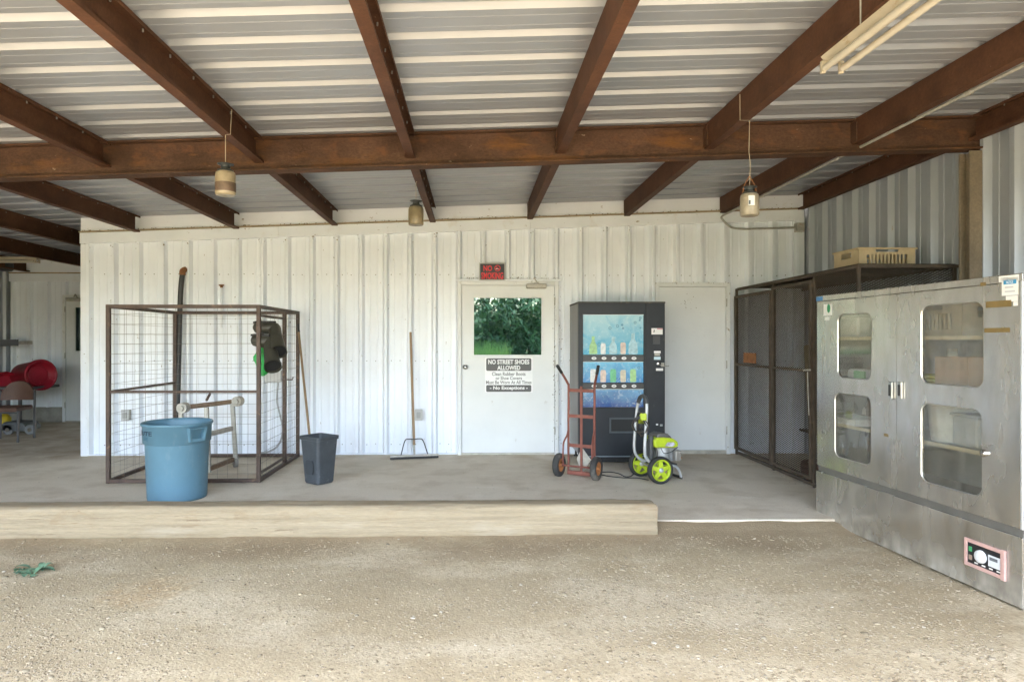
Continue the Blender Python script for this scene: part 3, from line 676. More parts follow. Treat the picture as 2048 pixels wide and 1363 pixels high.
# ---- grey bin with a pole in it
BX, BYc = PX(638, 6.55), 6.56
gb = thing('waste_bin', 'dark grey square tapered bin beside the kennel', 'bin', (BX, BYc, 0), R(-38))
bin_m = mat('charcoal_plastic', (.058,.066,.075), .55, var=.2, vs=7, fine=.2, spots=[((.16,.16,.15), .3, 16, (1,1,1), .2), ((.28,.26,.22), .05, 40, (1,1,1), .05)])
mb = MB(); K = 5
def sqring(a, b, z, r): return [(x, y, z) for x, y in rrect(-a, -b, a, b, r, K)]
rings = [sqring(.105,.095,.004,.03), sqring(.112,.102,.02,.03), sqring(.140,.128,.435,.03), sqring(.150,.138,.44,.032), sqring(.153,.141,.472,.033), sqring(.146,.134,.474,.03), sqring(.138,.126,.44,.03), sqring(.10,.09,.03,.03)]
n4 = len(rings[0]); vs = [p for r_ in rings for p in r_]
mb.add(vs, [(i*n4+k, i*n4+(k+1)%n4, (i+1)*n4+(k+1)%n4, (i+1)*n4+k) for i in range(len(rings)-1) for k in range(n4)])
mb.add(rings[0], [tuple(range(n4))[::-1]]); mb.add(rings[-1], [tuple(range(n4))]); mb.build('body', bin_m, gb)
MB().prism([(x*.5, z) for x, z in rrect(-.12,.1,.12,.24,.05)], -.1245, -.118).build('recycling_mark', mat('bin_mark', (.04,.046,.053), .6), gb)
pa, pb = Vector((BX-.06, BYc+.03, .04)), Vector((KX1+.035, 7.9, PZ(650, 573, 7.9)))
po = thing('wooden_pole', 'slim wooden broom pole leaning from the grey bin onto the pen', 'pole', pa)
MB().tube([pa, pb], .013, 10).build('shaft', handle_wood, po, True)
MB().tube([pb-(pb-pa).normalized()*.12, pb+(pb-pa).normalized()*.01], .0155, 10).build('grip', blackpipe_m, po, True)

# ---- floor squeegee
q0 = P3(829, 915, 7.86); q0.z = .02
sq = thing('floor_squeegee', 'wide floor squeegee with wooden handle leaning on the white wall', 'squeegee', (q0.x, q0.y, 0))
a, b = Vector((PX(780,7.80), 7.80, .016)), Vector((PX(877,7.92), 7.92, .016))
MB().bar(a, b, .008, .03).build('rubber_blade', black_m, sq, True)
MB().bar(a+Vector((0,-.006,.024)), b+Vector((0,-.006,.024)), .02, .024).build('blade_holder', galv_m, sq, True, .003)
m_ = (a+b)/2; top = P3(821, 664, D-.055)
lo = m_+Vector((0,0,.03)); dr = (top-lo).normalized()
MB().tube([lo+dr*.12, top], [.016,.0145], 10).build('handle', handle_wood, sq, True)
MB().tube([lo, lo+dr*.2], .012, 10).build('socket', galv_m, sq, True)
j = lo+dr*.19; ab = (b-a).normalized()
MB().tube(bez([a+ab*.13+Vector((0,0,.03)), j-ab*.11-Vector((0,.0,.02)), j-ab*.06+Vector((0,-.015,.004)), j+Vector((0,-.02,0)), j+ab*.06+Vector((0,-.015,.004)), j+ab*.11-Vector((0,0,.02)), b-ab*.13+Vector((0,0,.03))], 4), .0065, 8).build('brace', black_m, sq, True)

# ---- outlet boxes on the wall
def outlet(px, py, label):
    p = P3(px, py, D-.034); o = thing('outlet_box', label, 'outlet', p, group='outlet boxes on the white wall')
    MB().box((-.04,-.045,-.062),(.04,.03,.062)).build('box', galv_m, o, bevel=.006)
    MB().prism(rrect(-.048,-.07,.048,.07,.012), -.051, -.046).build('cover_plate', plain('cover_grey', (.5,.5,.49), .5), o)
    MB().prism(rrect(-.026,-.04,.026,.035,.012), -.066, -.052).build('flip_cover', plain('flip_grey', (.36,.36,.35), .5), o, bevel=.004)
outlet(838, 828, 'grey outlet box on the wall beside the squeegee handle')
outlet(254, 829, 'grey outlet box seen through the left side of the pen')

# ---- tall black pipe and small fittings on the wall
p = [P3(350, 905, 8.02), P3(355, 800, 8.04), P3(358, 690, 8.06), P3(361, 590, 8.07), P3(365, 545, 8.07)]
bp_ = thing('black_pipe', 'tall black pipe with rusty elbow standing against the wall behind the pen', 'pipe', (p[0].x, 8.02, 0))
p[0].z = .01
MB().tube(bez(p, 5), .031, 12).build('pipe', blackpipe_m, bp_, True)
MB().tube(bez([p[-1]-Vector((0,0,.03)), p[-1]+Vector((0,.005,.02)), p[-1]+Vector((.01,.06,.045))], 5), .036, 12).build('elbow', rust_m, bp_, True)
st = thing('pipe_stub', 'thin rust-topped pipe stub rising on the wall behind the pen', 'pipe', P3(443, 660, D-.02))
a = P3(443, 655, D-.055); b = P3(443, 575, D-.055)
MB().tube([a, b], .012, 8).build('pipe', trim_m, st, True); MB().tube([b, b+Vector((0,0,.03))], .017, 8).tube([b+Vector((-.03,0,.03)), b+Vector((.03,0,.03))], .009, 8).build('tap', rust_m, st, True)
wb = thing('switch_box', 'pale grey switch box with grey hose on the wall behind the boots', 'switch box', P3(548, 770, D-.05))
a = P3(548, 752, D-.06); MB().box((a.x-.1, D-.12, a.z-.07), (a.x+.1, D-.032, a.z+.07)).build('box', plain('pale_plastic', (.55,.55,.53), .5), wb, True, .008)
MB().tube(bez([P3(556,765,D-.08), P3(554,800,D-.07), P3(560,830,D-.07), P3(566,860,D-.07), P3(556,890,D-.08), P3(535,903,D-.1), P3(515,905,D-.14)], 6), .011, 8).build('hose', plain('grey_hose', (.42,.42,.41), .6), wb, True)

# ---- roller stand inside the pen
rs = thing('roller_stand', 'rusty galvanised roller stand on casters inside the pen', 'stand', (PX(420,7.2), 7.2, 0))
A, B_, C_ = P3(362, 815, 7.1), P3(413, 812, 7.0), P3(465, 803, 7.35)
H = P3(480, 801, 7.4)
rpipe = mat('rusty_pipe', (.19,.125,.08), .75, var=.3, vs=14, spots=((.36,.32,.25), .35, 12, (1,1,1), .2))
MB().tube([A, H], .026, 12).build('top_pipe', rpipe, rs, True)
for c, dr in ((P3(367,815,7.08), (H-A).normalized()), (P3(476,802,7.38), (H-A).normalized())):
    side = Vector((-dr.y*.3+.1, -1, 0)).normalized()
    h = MB(); h.tube([c-side*.05, c+side*.05], .056, 18); h.tube([c-side*.075, c+side*.075], .03, 12); h.build('roller_hub', galv_m, rs, True, .004)
def leg(a, b, w=.042): MB().bar(a, b, w, w).build('leg', galv_m, rs, True, .005)
fA, fB, fC = Vector((PX(362,7.1),7.1,.0)), Vector((PX(418,6.98),6.98,.0)), Vector((PX(471,7.38),7.38,.0))
leg(fA+Vector((0,0,.11)), A-Vector((0,0,.03))); leg(fB+Vector((0,0,.02)), B_-Vector((0,0,.01))); leg(fC+Vector((0,0,.11)), C_-Vector((0,0,.03)))
MB().bar(P3(416,868,6.99), P3(464,856,7.36), .045, .05).build('cross_bar', galv_m, rs, True, .004)
MB().bar(fB+Vector((0,0,.06)), fC+Vector((-.02,0,.09)), .04, .045).build('foot_bar', rpipe, rs, True, .004)
MB().bar(fA+Vector((0,0,.11)), fB+Vector((0,0,.08)), .04, .045).build('foot_bar', rpipe, rs, True, .004)
MB().bar(P3(413,800,7.05), P3(420,787,7.15), .02, .02).build('lever', kennel_m, rs, True)
for c in (fC, fA):
    w = MB(); w.tube([c+Vector((-.015,-.012,.05)), c+Vector((.015,.012,.05))], .05, 20); o = w.build('caster_wheel', plain('caster_grey', (.25,.24,.22), .6), rs, True, .006)
    MB().box((c.x-.028,c.y-.012,.05),(c.x-.022,c.y+.012,.12)).box((c.x+.022,c.y-.012,.05),(c.x+.028,c.y+.012,.12)).box((c.x-.028,c.y-.02,.105),(c.x+.028,c.y+.02,.112)).build('caster_fork', galv_m, o, True)

# ---- rubber boots hung upside down on the pen, and a green bag
boot_m = mat('olive_rubber', (.050,.047,.034), .5, var=.25, vs=7, bump=.15, bs=22)
def boot(knee, mouth, toe, label, yy):
    """knee: heel end of the shaft (px,py); mouth: open end; toe: tip of the foot"""
    k, m, t_ = P3(*knee, yy), P3(*mouth, yy-.22), P3(*toe, yy+.02); o = thing('rubber_boot', label, 'boot', m, group='boots on the pen')
    b = MB(); n = 20; ring = []; ax = (m-k)
    path = [t_, t_.lerp(k,.25)+Vector((0,0,.008)), t_.lerp(k,.6)+Vector((0,0,.012)), k+(k-m)*.08+Vector((.0,0,0)), k.lerp(m,.25), k.lerp(m,.55), k.lerp(m,.85), m]
    path = bez(path, 4); rad = np.interp(np.linspace(0,1,len(path)), [0,.06,.2,.38,.5,.62,.8,1], [.02,.055,.064,.064,.064,.067,.075,.084])
    b.tube(path, [float(x) for x in rad], n, False); tip = path[-1]
    nrm = (path[-1]-path[-2]).normalized()
    sh = b.build('boot_shell', boot_m, o, True)
    MB().tube([tip-nrm*.012, tip+nrm*.003], .088, n, False).build('top_band', mat('boot_band', (.035,.033,.025), .5), sh, True)
    MB().tube([path[-1]-nrm*.02, path[-3], path[-6]], [.079,.071,.06], n, True).build('mouth_shade', mat('boot_mouth_shade', (.008,.008,.008), .9), sh, True)  # black plug: shade inside the boot mouth put into colour
    s_ = MB()
    for i in range(2, 12): s_.tube([path[i]+Vector((0,0,rad[i]*.75)), path[i]+Vector((0,.0,rad[i]*1.12))], float(rad[i])*.55, 8)
    s_.build('sole', black_m, sh, True)
boot((549,660), (557,704), (507,655), 'olive rubber boot hanging upside down, the upper one', 6.75)
boot((539,688), (546,733), (503,680), 'olive rubber boot hanging upside down, the lower one', 6.62)
gbag = thing('green_bag', 'crumpled bright green plastic bag hanging inside the pen behind the boots', 'bag', P3(527, 745, 6.8))
mb = MB(); c = P3(525.5, 718, 6.74); n1, n2 = 14, 18
for i in range(n1+1):
    th = math.pi*i/n1
    for k in range(n2):
        ph = 2*math.pi*k/n2; r = 1 + .55*noise.noise((math.cos(ph)*1.8, math.sin(ph)*1.8, th*1.7))
        mb.v.append((c.x+.078*r*math.sin(th)*math.cos(ph), c.y+.05*r*math.sin(th)*math.sin(ph), c.z+.135*math.cos(th)*(1+.2*r)-.01))
for i in range(n1):
    for k in range(n2): mb.f.append([i*n2+k, i*n2+(k+1)%n2, (i+1)*n2+(k+1)%n2, (i+1)*n2+k]); mb.sm.append(False)
mb.build('bag_skin', mat('green_plastic', (.03,.42,.09), .4, var=.4, vs=12), gbag, True)

# ---- vending machine
VY = 7.44; VX0, VX1 = PX(1157, VY), PX(1330, VY); VZ0, VZ1 = PZ(911, 1240, VY), PZ(604, 1240, VY)
vm = thing('vending_machine', 'black drinks vending machine with blue bubble pictures between the doors', 'vending machine', ((VX0+VX1)/2, VY+.3, 0))
vblack = mat('vending_black', (.016,.019,.024), .45, spec=.35, var=.2, vs=5, spots=[((.14,.12,.09), .18, 8, (1,1,.5), .3), ((.2,.17,.12), .05, 50, (1,1,1), .04)])
vside = mat('vending_side', (.20,.19,.175), .4, var=.25, vs=3, stretch=(1,1,.3), spots=[((.06,.05,.04), .35, 5, (1,1,.35), .3)])
MB().box((VX0, VY+.055, VZ0+.02), (VX1-.004, D-.07, VZ1-.012)).build('cabinet', vside, vm, True, .006)
for fx in (VX0+.06, VX1-.06):
    for fy in (VY+.12, D-.16): MB().tube([(fx,fy,.001),(fx,fy,.018),(fx,fy,.018),(fx,fy,VZ0+.02)], [.03,.03,.014,.014], 10).build('foot', black_m, vm, True)
MB().box((VX0+.03, VY+.10, .012), (VX1-.03, VY+.12, VZ0+.02)).build('kick_plate', mat('kick_black', (.02,.02,.02), .8, var=.4, vs=20), vm, True)
X = lambda p: PX(p, VY); Zv = lambda p: PZ(p, 1240, VY)
# door of the machine: frame strips round the recessed display
dm = MB()
dx0, dx1 = X(1166), X(1288)
for a, b in (((VX0, Zv(911)),(dx1+.02, Zv(815))), ((VX0, Zv(628)),(dx1+.02, VZ1)), ((VX0, Zv(815)),(dx0, Zv(628))), ((dx1, Zv(815)),(dx1+.02, Zv(628)))):
    dm.box((a[0], VY, a[1]), (b[0], VY+.052, b[1]))
vd = dm.build('door', vblack, vm, True)
MB().box((dx1+.024, VY+.002, VZ0), (VX1, VY+.052, VZ1)).build('control_column', vblack, vm, True, .004)
MB().box((VX0-.004, VY-.006, VZ1-.012), (VX1+.004, D-.06, VZ1+.006)).build('top_cover', mat('vending_top', (.05,.045,.04), .7, var=.4, vs=10, spots=[((.22,.17,.11), .4, 14, (1,1,1), .15)]), vm, True, .004)
MB().box((VX0+.002, VY-.004, VZ0-.012), (VX1-.002, VY+.05, VZ0-.001)).build('bottom_rail', plain('rail_blue_grey', (.2,.24,.27), .4), vm, True)
def bubble_mat(name, top, bot, z0, z1, seed, dens=.28):
    m, N, Lk, b = node_mat(name); b.inputs['Roughness'].default_value = .22
    tc = N.new('ShaderNodeTexCoord'); sp = N.new('ShaderNodeSeparateXYZ'); Lk(tc.outputs['Object'], sp.inputs[0])
    mr = N.new('ShaderNodeMapRange'); mr.inputs[1].default_value = z0; mr.inputs[2].default_value = z1; Lk(sp.outputs[2], mr.inputs[0])
    nz = N.new('ShaderNodeTexNoise'); nz.inputs['Scale'].default_value = 5; nz.inputs['Detail'].default_value = 5; nz.inputs['Distortion'].default_value = 1.6
    mp = N.new('ShaderNodeMapping'); mp.inputs['Location'].default_value = (seed, seed*2, 0); Lk(tc.outputs['Object'], mp.inputs[0]); Lk(mp.outputs[0], nz.inputs['Vector'])
    ad = N.new('ShaderNodeMath'); ad.operation = 'MULTIPLY_ADD'; ad.inputs[1].default_value = 1.5; ad.inputs[2].default_value = -.75; Lk(nz.outputs[0], ad.inputs[0])
    a2 = N.new('ShaderNodeMath'); a2.operation = 'ADD'; Lk(ad.outputs[0], a2.inputs[0]); Lk(mr.outputs[0], a2.inputs[1])
    mx = N.new('ShaderNodeMix'); mx.data_type = 'RGBA'; mx.clamp_factor = True; Lk(a2.outputs[0], mx.inputs[0]); mx.inputs[6].default_value = (*bot, 1); mx.inputs[7].default_value = (*top, 1)
    vo = N.new('ShaderNodeTexVoronoi'); vo.inputs['Scale'].default_value = 15; vo.inputs['Randomness'].default_value = 1; Lk(mp.outputs[0], vo.inputs['Vector'])
    r1 = N.new('ShaderNodeMapRange'); r1.inputs[1].default_value = .14; r1.inputs[2].default_value = .22; Lk(vo.outputs['Distance'], r1.inputs[0])
    r2 = N.new('ShaderNodeMapRange'); r2.inputs[1].default_value = .32; r2.inputs[2].default_value = .22; Lk(vo.outputs['Distance'], r2.inputs[0])
    mu = N.new('ShaderNodeMath'); mu.operation = 'MULTIPLY'; Lk(r1.outputs[0], mu.inputs[0]); Lk(r2.outputs[0], mu.inputs[1])
    sel = N.new('ShaderNodeSeparateColor'); Lk(vo.outputs['Color'], sel.inputs[0]); gt = N.new('ShaderNodeMath'); gt.operation = 'LESS_THAN'; gt.inputs[1].default_value = dens; Lk(sel.outputs[0], gt.inputs[0])
    m3 = N.new('ShaderNodeMath'); m3.operation = 'MULTIPLY'; Lk(mu.outputs[0], m3.inputs[0]); Lk(gt.outputs[0], m3.inputs[1])
    m4 = N.new('ShaderNodeMath'); m4.operation = 'MULTIPLY'; m4.inputs[1].default_value = .75; Lk(m3.outputs[0], m4.inputs[0])
    n2 = N.new('ShaderNodeTexNoise'); n2.inputs['Scale'].default_value = 13; n2.inputs['Detail'].default_value = 6; n2.inputs['Distortion'].default_value = 2.5; Lk(mp.outputs[0], n2.inputs['Vector'])
    r5 = N.new('ShaderNodeMapRange'); r5.inputs[1].default_value = .56; r5.inputs[2].default_value = .66; r5.inputs[4].default_value = .38; Lk(n2.outputs[0], r5.inputs[0])
    mxa = N.new('ShaderNodeMix'); mxa.data_type = 'RGBA'; Lk(r5.outputs[0], mxa.inputs[0]); Lk(mx.outputs[2], mxa.inputs[6]); mxa.inputs[7].default_value = (.5,.68,.72,1)
    mx2 = N.new('ShaderNodeMix'); mx2.data_type = 'RGBA'; Lk(m4.outputs[0], mx2.inputs[0]); Lk(mxa.outputs[2], mx2.inputs[6]); mx2.inputs[7].default_value = (.03,.13,.22,1)
    Lk(mx2.outputs[2], b.inputs['Base Color']); return m
pics = [(709, 629, (.36,.57,.63), (.07,.36,.55), 3, .4), (765, 723, (.14,.43,.62), (.03,.2,.47), 9, .15), (814, 778, (.1,.3,.5), (.015,.07,.25), 17, .2)]
panels = []
for i, (pb_, pt, ct, cb, sd_, dn) in enumerate(pics):
    z0, z1 = Zv(pb_), Zv(pt)
    panels.append(MB().box((dx0+.002, VY+.02, z0), (dx1-.002, VY+.03, z1)).build('display_picture', bubble_mat('bubble_print_%d' % i, ct, cb, z0, z1, sd_, dn), vm, True))
    MB().box((dx0+.001, VY+.006, z1-.004), (dx1-.001, VY+.02, z1+.002)).build('light_lip', plain('lip_white', (.62,.7,.72), .4), vm, True)
def silh(kind, cx, z, h):
    w = h*.23
    if kind == 'can': return [(cx-w*.8,z),(cx+w*.8,z),(cx+w,z+h*.08),(cx+w,z+h*.86),(cx+w*.72,z+h),(cx-w*.72,z+h),(cx-w,z+h*.86),(cx-w,z+h*.08)]
    return [(cx-w*.8,z),(cx+w*.8,z),(cx+w,z+h*.06),(cx+w*.9,z+h*.5),(cx+w*.38,z+h*.72),(cx+w*.38,z+h),(cx-w*.38,z+h),(cx-w*.38,z+h*.72),(cx-w*.9,z+h*.5),(cx-w,z+h*.06)]
cols = {'white': (.62,.63,.6), 'pinkish': (.60,.48,.40), 'green': (.12,.45,.22), 'lime': (.30,.52,.22), 'clear': (.33,.52,.58), 'tan': (.52,.48,.36)}
cm = {k: mat('print_'+k, v, .3, var=.25, vs=26) for k, v in cols.items()}
for row, pz, items in ((0, 709, (('bottle','lime',.205),('can','white',.125),('bottle','clear',.2),('can','pinkish',.135),('bottle','clear',.24))), (1, 765, (('can','white',.15),('can','pinkish',.14),('can','green',.15),('can','tan',.14),('can','lime',.15)))):
    for i, (k, c, h) in enumerate(items):
        cx = X(1187 + 20*i); o = MB().prism(silh(k, cx, Zv(pz)+.006, h), VY+.0185, VY+.0196).build('printed_'+k, cm[c], panels[row], True)
for pz in (716, 771.5):
    z = Zv(pz); s = MB().box((dx0+.001, VY+.004, z-.032), (dx1-.001, VY+.034, z+.032)).build('button_strip', mat('strip_black', (.022,.022,.024), .35), vm, True, .002)
    for i in range(5):
        cx = X(1188 + 20*i); MB().prism([(cx+.028*math.cos(t_), z+.017*math.sin(t_)) for t_ in [2*math.pi*k/20 for k in range(20)]], VY-.003, VY+.0035).build('selection_button', plain('button_white', (.72,.72,.7), .4), s, True)
        MB().box((cx-.013, VY-.0036, z-.004), (cx+.013, VY-.0031, z+.004)).build('button_mark', plain('button_ink', (.12,.12,.13), .5), s, True)
# dispensing slot: flat near-black plate inside a raised rim
rx0, rx1, rz0, rz1 = X(1222), X(1268), Zv(862), Zv(838); rim = MB()
rim.box((rx0-.02,VY-.012,rz0-.02),(rx1+.02,VY-.0005,rz0)); rim.box((rx0-.02,VY-.012,rz1),(rx1+.02,VY-.0005,rz1+.02)); rim.box((rx0-.02,VY-.012,rz0),(rx0,VY-.0005,rz1)); rim.box((rx1,VY-.012,rz0),(rx1+.02,VY-.0005,rz1))
rm = rim.build('dispensing_slot', mat('slot_grey', (.07,.08,.09), .5), vm, True, .003)
MB().box((rx0,VY-.004,rz0),(rx1,VY-.001,rz1)).build('slot_flap', mat('slot_dark', (.008,.008,.008), .6), rm, True)
# control column furniture
def dec(name, a, b, c, d, m, yy=-.001, dep=.003): return MB().box((X(a), VY-.001-dep, Zv(d)), (X(b), VY+.0015, Zv(c))).build(name, m, vm, True)
lab = plain('label_white', (.78,.76,.76), .5)
o = dec('warning_label', 1303, 1325, 656, 668.5, lab); MB().box((X(1314), VY-.0045, Zv(658.5)), (X(1325), VY-.0042, Zv(656.3))).build('red_stripe', plain('label_pink', (.6,.25,.3), .5), o, True)
MB().prism([(X(1306.5),Zv(664.5)),(X(1308.5),Zv(664.5)),(X(1309.2),Zv(659)),(X(1307.6),Zv(659))], VY-.0046, VY-.0042).build('figure_mark', blk, o, True)
dec('bill_slot_plate', 1306, 1320, 671, 688, mat('plate_dark', (.045,.045,.048), .5))
o = dec('price_label', 1308, 1321, 701.5, 706, lab); dec('price_label', 1308, 1321, 713, 719, plain('label_blue', (.55,.7,.78), .5)); dec('price_label', 1312, 1326, 736, 741, lab)
dec('coin_slot', 1309, 1320, 707, 711, galv_m)
dec('small_label', 1312, 1316, 847, 850, lab); dec('small_label', 1320, 1325, 848, 852, plain('label_grey', (.4,.4,.4), .5))
M = Matrix.Translation((X(1316), VY, Zv(727))) @ Matrix.Rotation(R(90), 4, 'X')
MB().lathe([(.02,0),(.02,.012),(.012,.016),(.001,.016)], 16, M).build('lock', chrome_m, vm, True)
MB().tube([(X(1320),VY-.012,Zv(730)),(X(1331),VY-.016,Zv(731.5)),(X(1336),VY-.016,Zv(732)),(X(1337),VY-.016,Zv(730))], .005, 8).build('lever', galv_m, vm, True)
MB().box((X(1322),VY-.01,Zv(733)),(X(1328),VY+.0015,Zv(725))).build('coin_return', galv_m, vm, True, .003)

# ---- hand truck
ht = thing('hand_truck', 'rusty red two-wheeled hand truck standing before the vending machine', 'hand truck', (1.075, 6.70, 0), R(-31))
ht_m = mat('worn_red_paint', (.22,.068,.045), .6, var=.25, vs=9, fine=.2, spots=[((.24,.15,.09), .35, 10, (1,1,.5), .15), ((.33,.14,.10), .25, 14, (1,1,1), .2)])
tyre_m = mat('dusty_tyre', (.045,.043,.04), .85, var=.3, vs=10, spots=[((.3,.27,.22), .55, 6, (1,1,1), .3)])
rim_m = mat('orange_rim', (.42,.16,.05), .65, var=.3, vs=14, spots=[((.2,.12,.07), .4, 20, (1,1,1), .15)])
RL = .145; ry = .11; HZ = 1.10
for s_ in (-1, 1):
    x = s_*RL
    MB().tube(bez([(x,ry,.05),(x,ry,.5),(x,ry+.005,.92),(x+s_*.005,ry-.005,.97),(x+s_*.04,ry-.05,1.06),(x+s_*.075,ry-.1,1.145)], 5), .0125, 10).build('rail', ht_m, ht)
    MB().tube([(x+s_*.05,ry-.064,1.083),(x+s_*.083,ry-.112,1.165)], .0165, 10).build('grip', black_m, ht)
    MB().tube(bez([(x,ry,.50),(x,ry-.035,.43),(x+s_*.012,ry-.1,.36),(x+s_*.015,ry-.11,.27),(x+s_*.018,.0,.125)], 5), .0095, 8).build('brace', ht_m, ht)
    Mw = Matrix.Translation((s_*.205, 0, .122)) @ Matrix.Rotation(R(90), 4, 'Y')
    tr = MB().lathe([(.070,-.026),(.085,-.031),(.108,-.031),(.119,-.022),(.122,0),(.119,.022),(.108,.031),(.085,.031),(.070,.026)], 32, Mw).build('tyre', tyre_m, ht)
    MB().lathe([(.001,-.034),(.018,-.034),(.02,-.016),(.05,-.008),(.062,-.02),(.072,-.026),(.072,.026),(.062,.02),(.05,.008),(.02,.016),(.018,.034),(.001,.034)], 28, Mw).build('rim', rim_m, tr)
MB().bar((0,ry,.05),(0,ry,.945), .026, .007, (0,1,0)).build('centre_bar', ht_m, ht)
for z in (.90, .63, .32): MB().bar((-RL+.012,ry,z),(RL-.012,ry,z), .008, .034).build('cross_bar', ht_m, ht)
MB().tube([(-.18,0,.122),(.18,0,.122)], .010, 8).build('axle', ht_m, ht)
MB().box((-.155,ry-.014,.012),(.155,ry+.012,.055)).build('base_bar', ht_m, ht, bevel=.004)
MB().box((-.155,ry+.0125,.006),(.155,ry+.19,.014)).build('toe_plate', ht_m, ht, bevel=.002)
MB().prism([(-.012,.05),(.012,.05),(.1,.18),(.0,.3),(-.06,.18)], ry+.02, ry+.026).build('gusset_plate', galv_m, ht)

# ---- pressure washer
pw = thing('pressure_washer', 'lime green petrol pressure washer on spoked wheels before the vending machine', 'pressure washer', (1.81, 6.615, 0), R(15))
lime = mat('lime_plastic', (.40,.50,.02), .5, var=.15, vs=8, spots=((.25,.24,.12), .28, 22, (1,1,1), .12))
dkgrey = mat('dark_grey_plastic', (.06,.06,.06), .5, var=.2, vs=10); eng_m = mat('cast_alloy', (.40,.40,.39), .5, metal=.4, var=.25, vs=16)
tube_m = mat('silver_tube', (.50,.51,.52), .4, metal=.3, var=.1, vs=10)
WR = .136
for s_ in (-1, 1):
    Mw = Matrix.Translation((0, s_*.19, WR)) @ Matrix.Rotation(R(90), 4, 'X')
    tr = MB().lathe([(.108,-.026),(.128,-.028),(.136,-.018),(.136,.018),(.128,.028),(.108,.026),(.108,-.026)], 40, Mw).build('tyre', black_m, pw)
    MB().lathe([(.094,-.024),(.109,-.024),(.109,.024),(.094,.024),(.094,-.024)], 36, Mw).build('rim', lime, tr)
    hub = MB().lathe([(.001,-.028),(.022,-.028),(.026,-.02),(.026,.02),(.022,.028),(.001,.028)], 20, Mw).build('hub', tube_m, tr)
    for k in range(5):
        a = R(90 + 72*k + (10 if s_ > 0 else 0)); M = Mw @ Matrix.Rotation(a, 4, 'Z')
        MB().add([M @ Vector(p) for p in ((.02,-.026,-.02),(.1,-.017,-.016),(.1,.017,-.016),(.02,.026,-.02),(.02,-.026,.02),(.1,-.017,.016),(.1,.017,.016),(.02,.026,.02))], [(3,2,1,0),(4,5,6,7),(0,1,5,4),(1,2,6,5),(2,3,7,6),(3,0,4,7)]).build('spoke', lime, tr, bevel=.002)
MB().tube([(0,-.16,WR),(0,.16,WR)], .01, 8).build('axle', galv_m, pw)
hu = -.115
MB().tube(bez([(.06,-.105,.17),(-.04,-.105,.19),(hu-.005,-.105,.28),(hu,-.105,.5),(hu+.02,-.095,.74),(hu+.03,-.06,.835),(hu+.032,0,.86),(hu+.03,.06,.835),(hu+.02,.095,.74),(hu,.105,.5),(hu-.005,.105,.28),(-.04,.105,.19),(.06,.105,.17)], 6), .0155, 12).build('handle', tube_m, pw)
MB().tube(bez([(hu+.024,-.085,.785),(hu+.030,-.06,.835),(hu+.032,0,.86),(hu+.03,.06,.835),(hu+.024,.085,.785)], 6), .0205, 12).build('handle_grip', dkgrey, pw)
for s_ in (-1, 1): MB().tube(bez([(-.02,s_*.11,.17),(.12,s_*.11,.16),(.22,s_*.11,.15),(.275,s_*.10,.09),(.30,s_*.09,.03)], 6), .0135, 10).build('frame_tube', tube_m, pw)
MB().tube([(.30,-.1,.025),(.30,.1,.025)], .014, 10).build('foot', black_m, pw)
MB().box((.0,-.115,.16),(.24,.115,.172)).build('deck', dkgrey, pw)
MB().lathe([(.001,0),(.078,0),(.082,.02),(.082,.15),(.07,.17),(.001,.17)], 24, Matrix.Translation((.13,0,.175))).build('engine_block', eng_m, pw)
e = MB()
for k in range(6): e.box((.19,-.06,.2+.022*k),(.275,.06,.212+.022*k))
e.box((.19,-.045,.19),(.262,.045,.33)); e.build('cylinder_fins', eng_m, pw)
MB().box((.215,-.125,.2),(.285,-.065,.31)).build('muffler', mat('muffler_steel', (.33,.31,.28), .5, metal=.5, var=.2, vs=10), pw, bevel=.012)
MB().tube([(.285,-.09,.235),(.305,-.09,.225)], .012, 10).build('exhaust', rust_m, pw)
MB().tube([(.04,.0,.1),(.04,.0,.16)], .03, 10).tube([(.0,-.09,.13),(.12,-.09,.13)], .03, 10).build('pump', dkgrey, pw)
sh = MB(); prof = [(-.01,.345),(.24,.335),(.262,.355),(.255,.395),(.20,.43),(.10,.445),(.02,.445),(-.02,.42)]
sh.prism(prof, -.11, .11); shr = sh.build('engine_shroud', lime, pw, bevel=.018)
MB().prism([(.02,.40),(.21,.395),(.205,.435),(.16,.475),(.08,.487),(.03,.475)], -.085, .085).build('engine_cover', mat('cover_grey_dark', (.11,.105,.10), .5, var=.15, vs=8), pw, bevel=.018)
MB().prism([(.10,.355),(.19,.35),(.22,.372),(.2,.395),(.13,.395)], -.1125, -.1105).build('decal', mat('washer_decal', (.42,.40,.48), .5, var=.6, vs=40), shr)
MB().tube([(-.03,-.06,.20),(-.03,-.06,.46)], .027, 14).build('filter_can', dkgrey, pw)
MB().lathe([(.001,0),(.045,0),(.05,.02),(.05,.14),(.04,.16),(.001,.16)], 18, Matrix.Translation((-.01,.02,.24))).build('intake_box', dkgrey, pw)
gn = MB(); gn.bar((hu-.03,-.12,.665),(hu+.06,.09,.60), .065, .075); gun = gn.build('spray_gun', lime, pw, bevel=.012)
MB().bar((hu-.03,-.11,.69),(hu+.05,.08,.635), .03, .03).bar((hu+.045,.07,.63),(hu+.07,.1,.52), .035, .035).build('gun_grip', dkgrey, gun, bevel=.008)
MB().bar((hu-.045,-.07,.655),(hu-.043,.04,.615), .004, .03).build('gun_stripe', dkgrey, gun)
for i in range(5):
    c = Vector((hu-.012+.008*i, 0, .595-.006*i)); pts = []
    for k in range(33):
        a = 2*math.pi*k/32; pts.append(c + Vector((.028*math.sin(a*2+i), (.118+.012*math.sin(i*2.3))*math.cos(a), (.088+.014*math.cos(i*1.9))*math.sin(a) - .01*i)))
    MB().tube(pts, .0062, 6, False).build('hose_loop', mat('hose_brown_black', (.05,.043,.035), .6), pw)
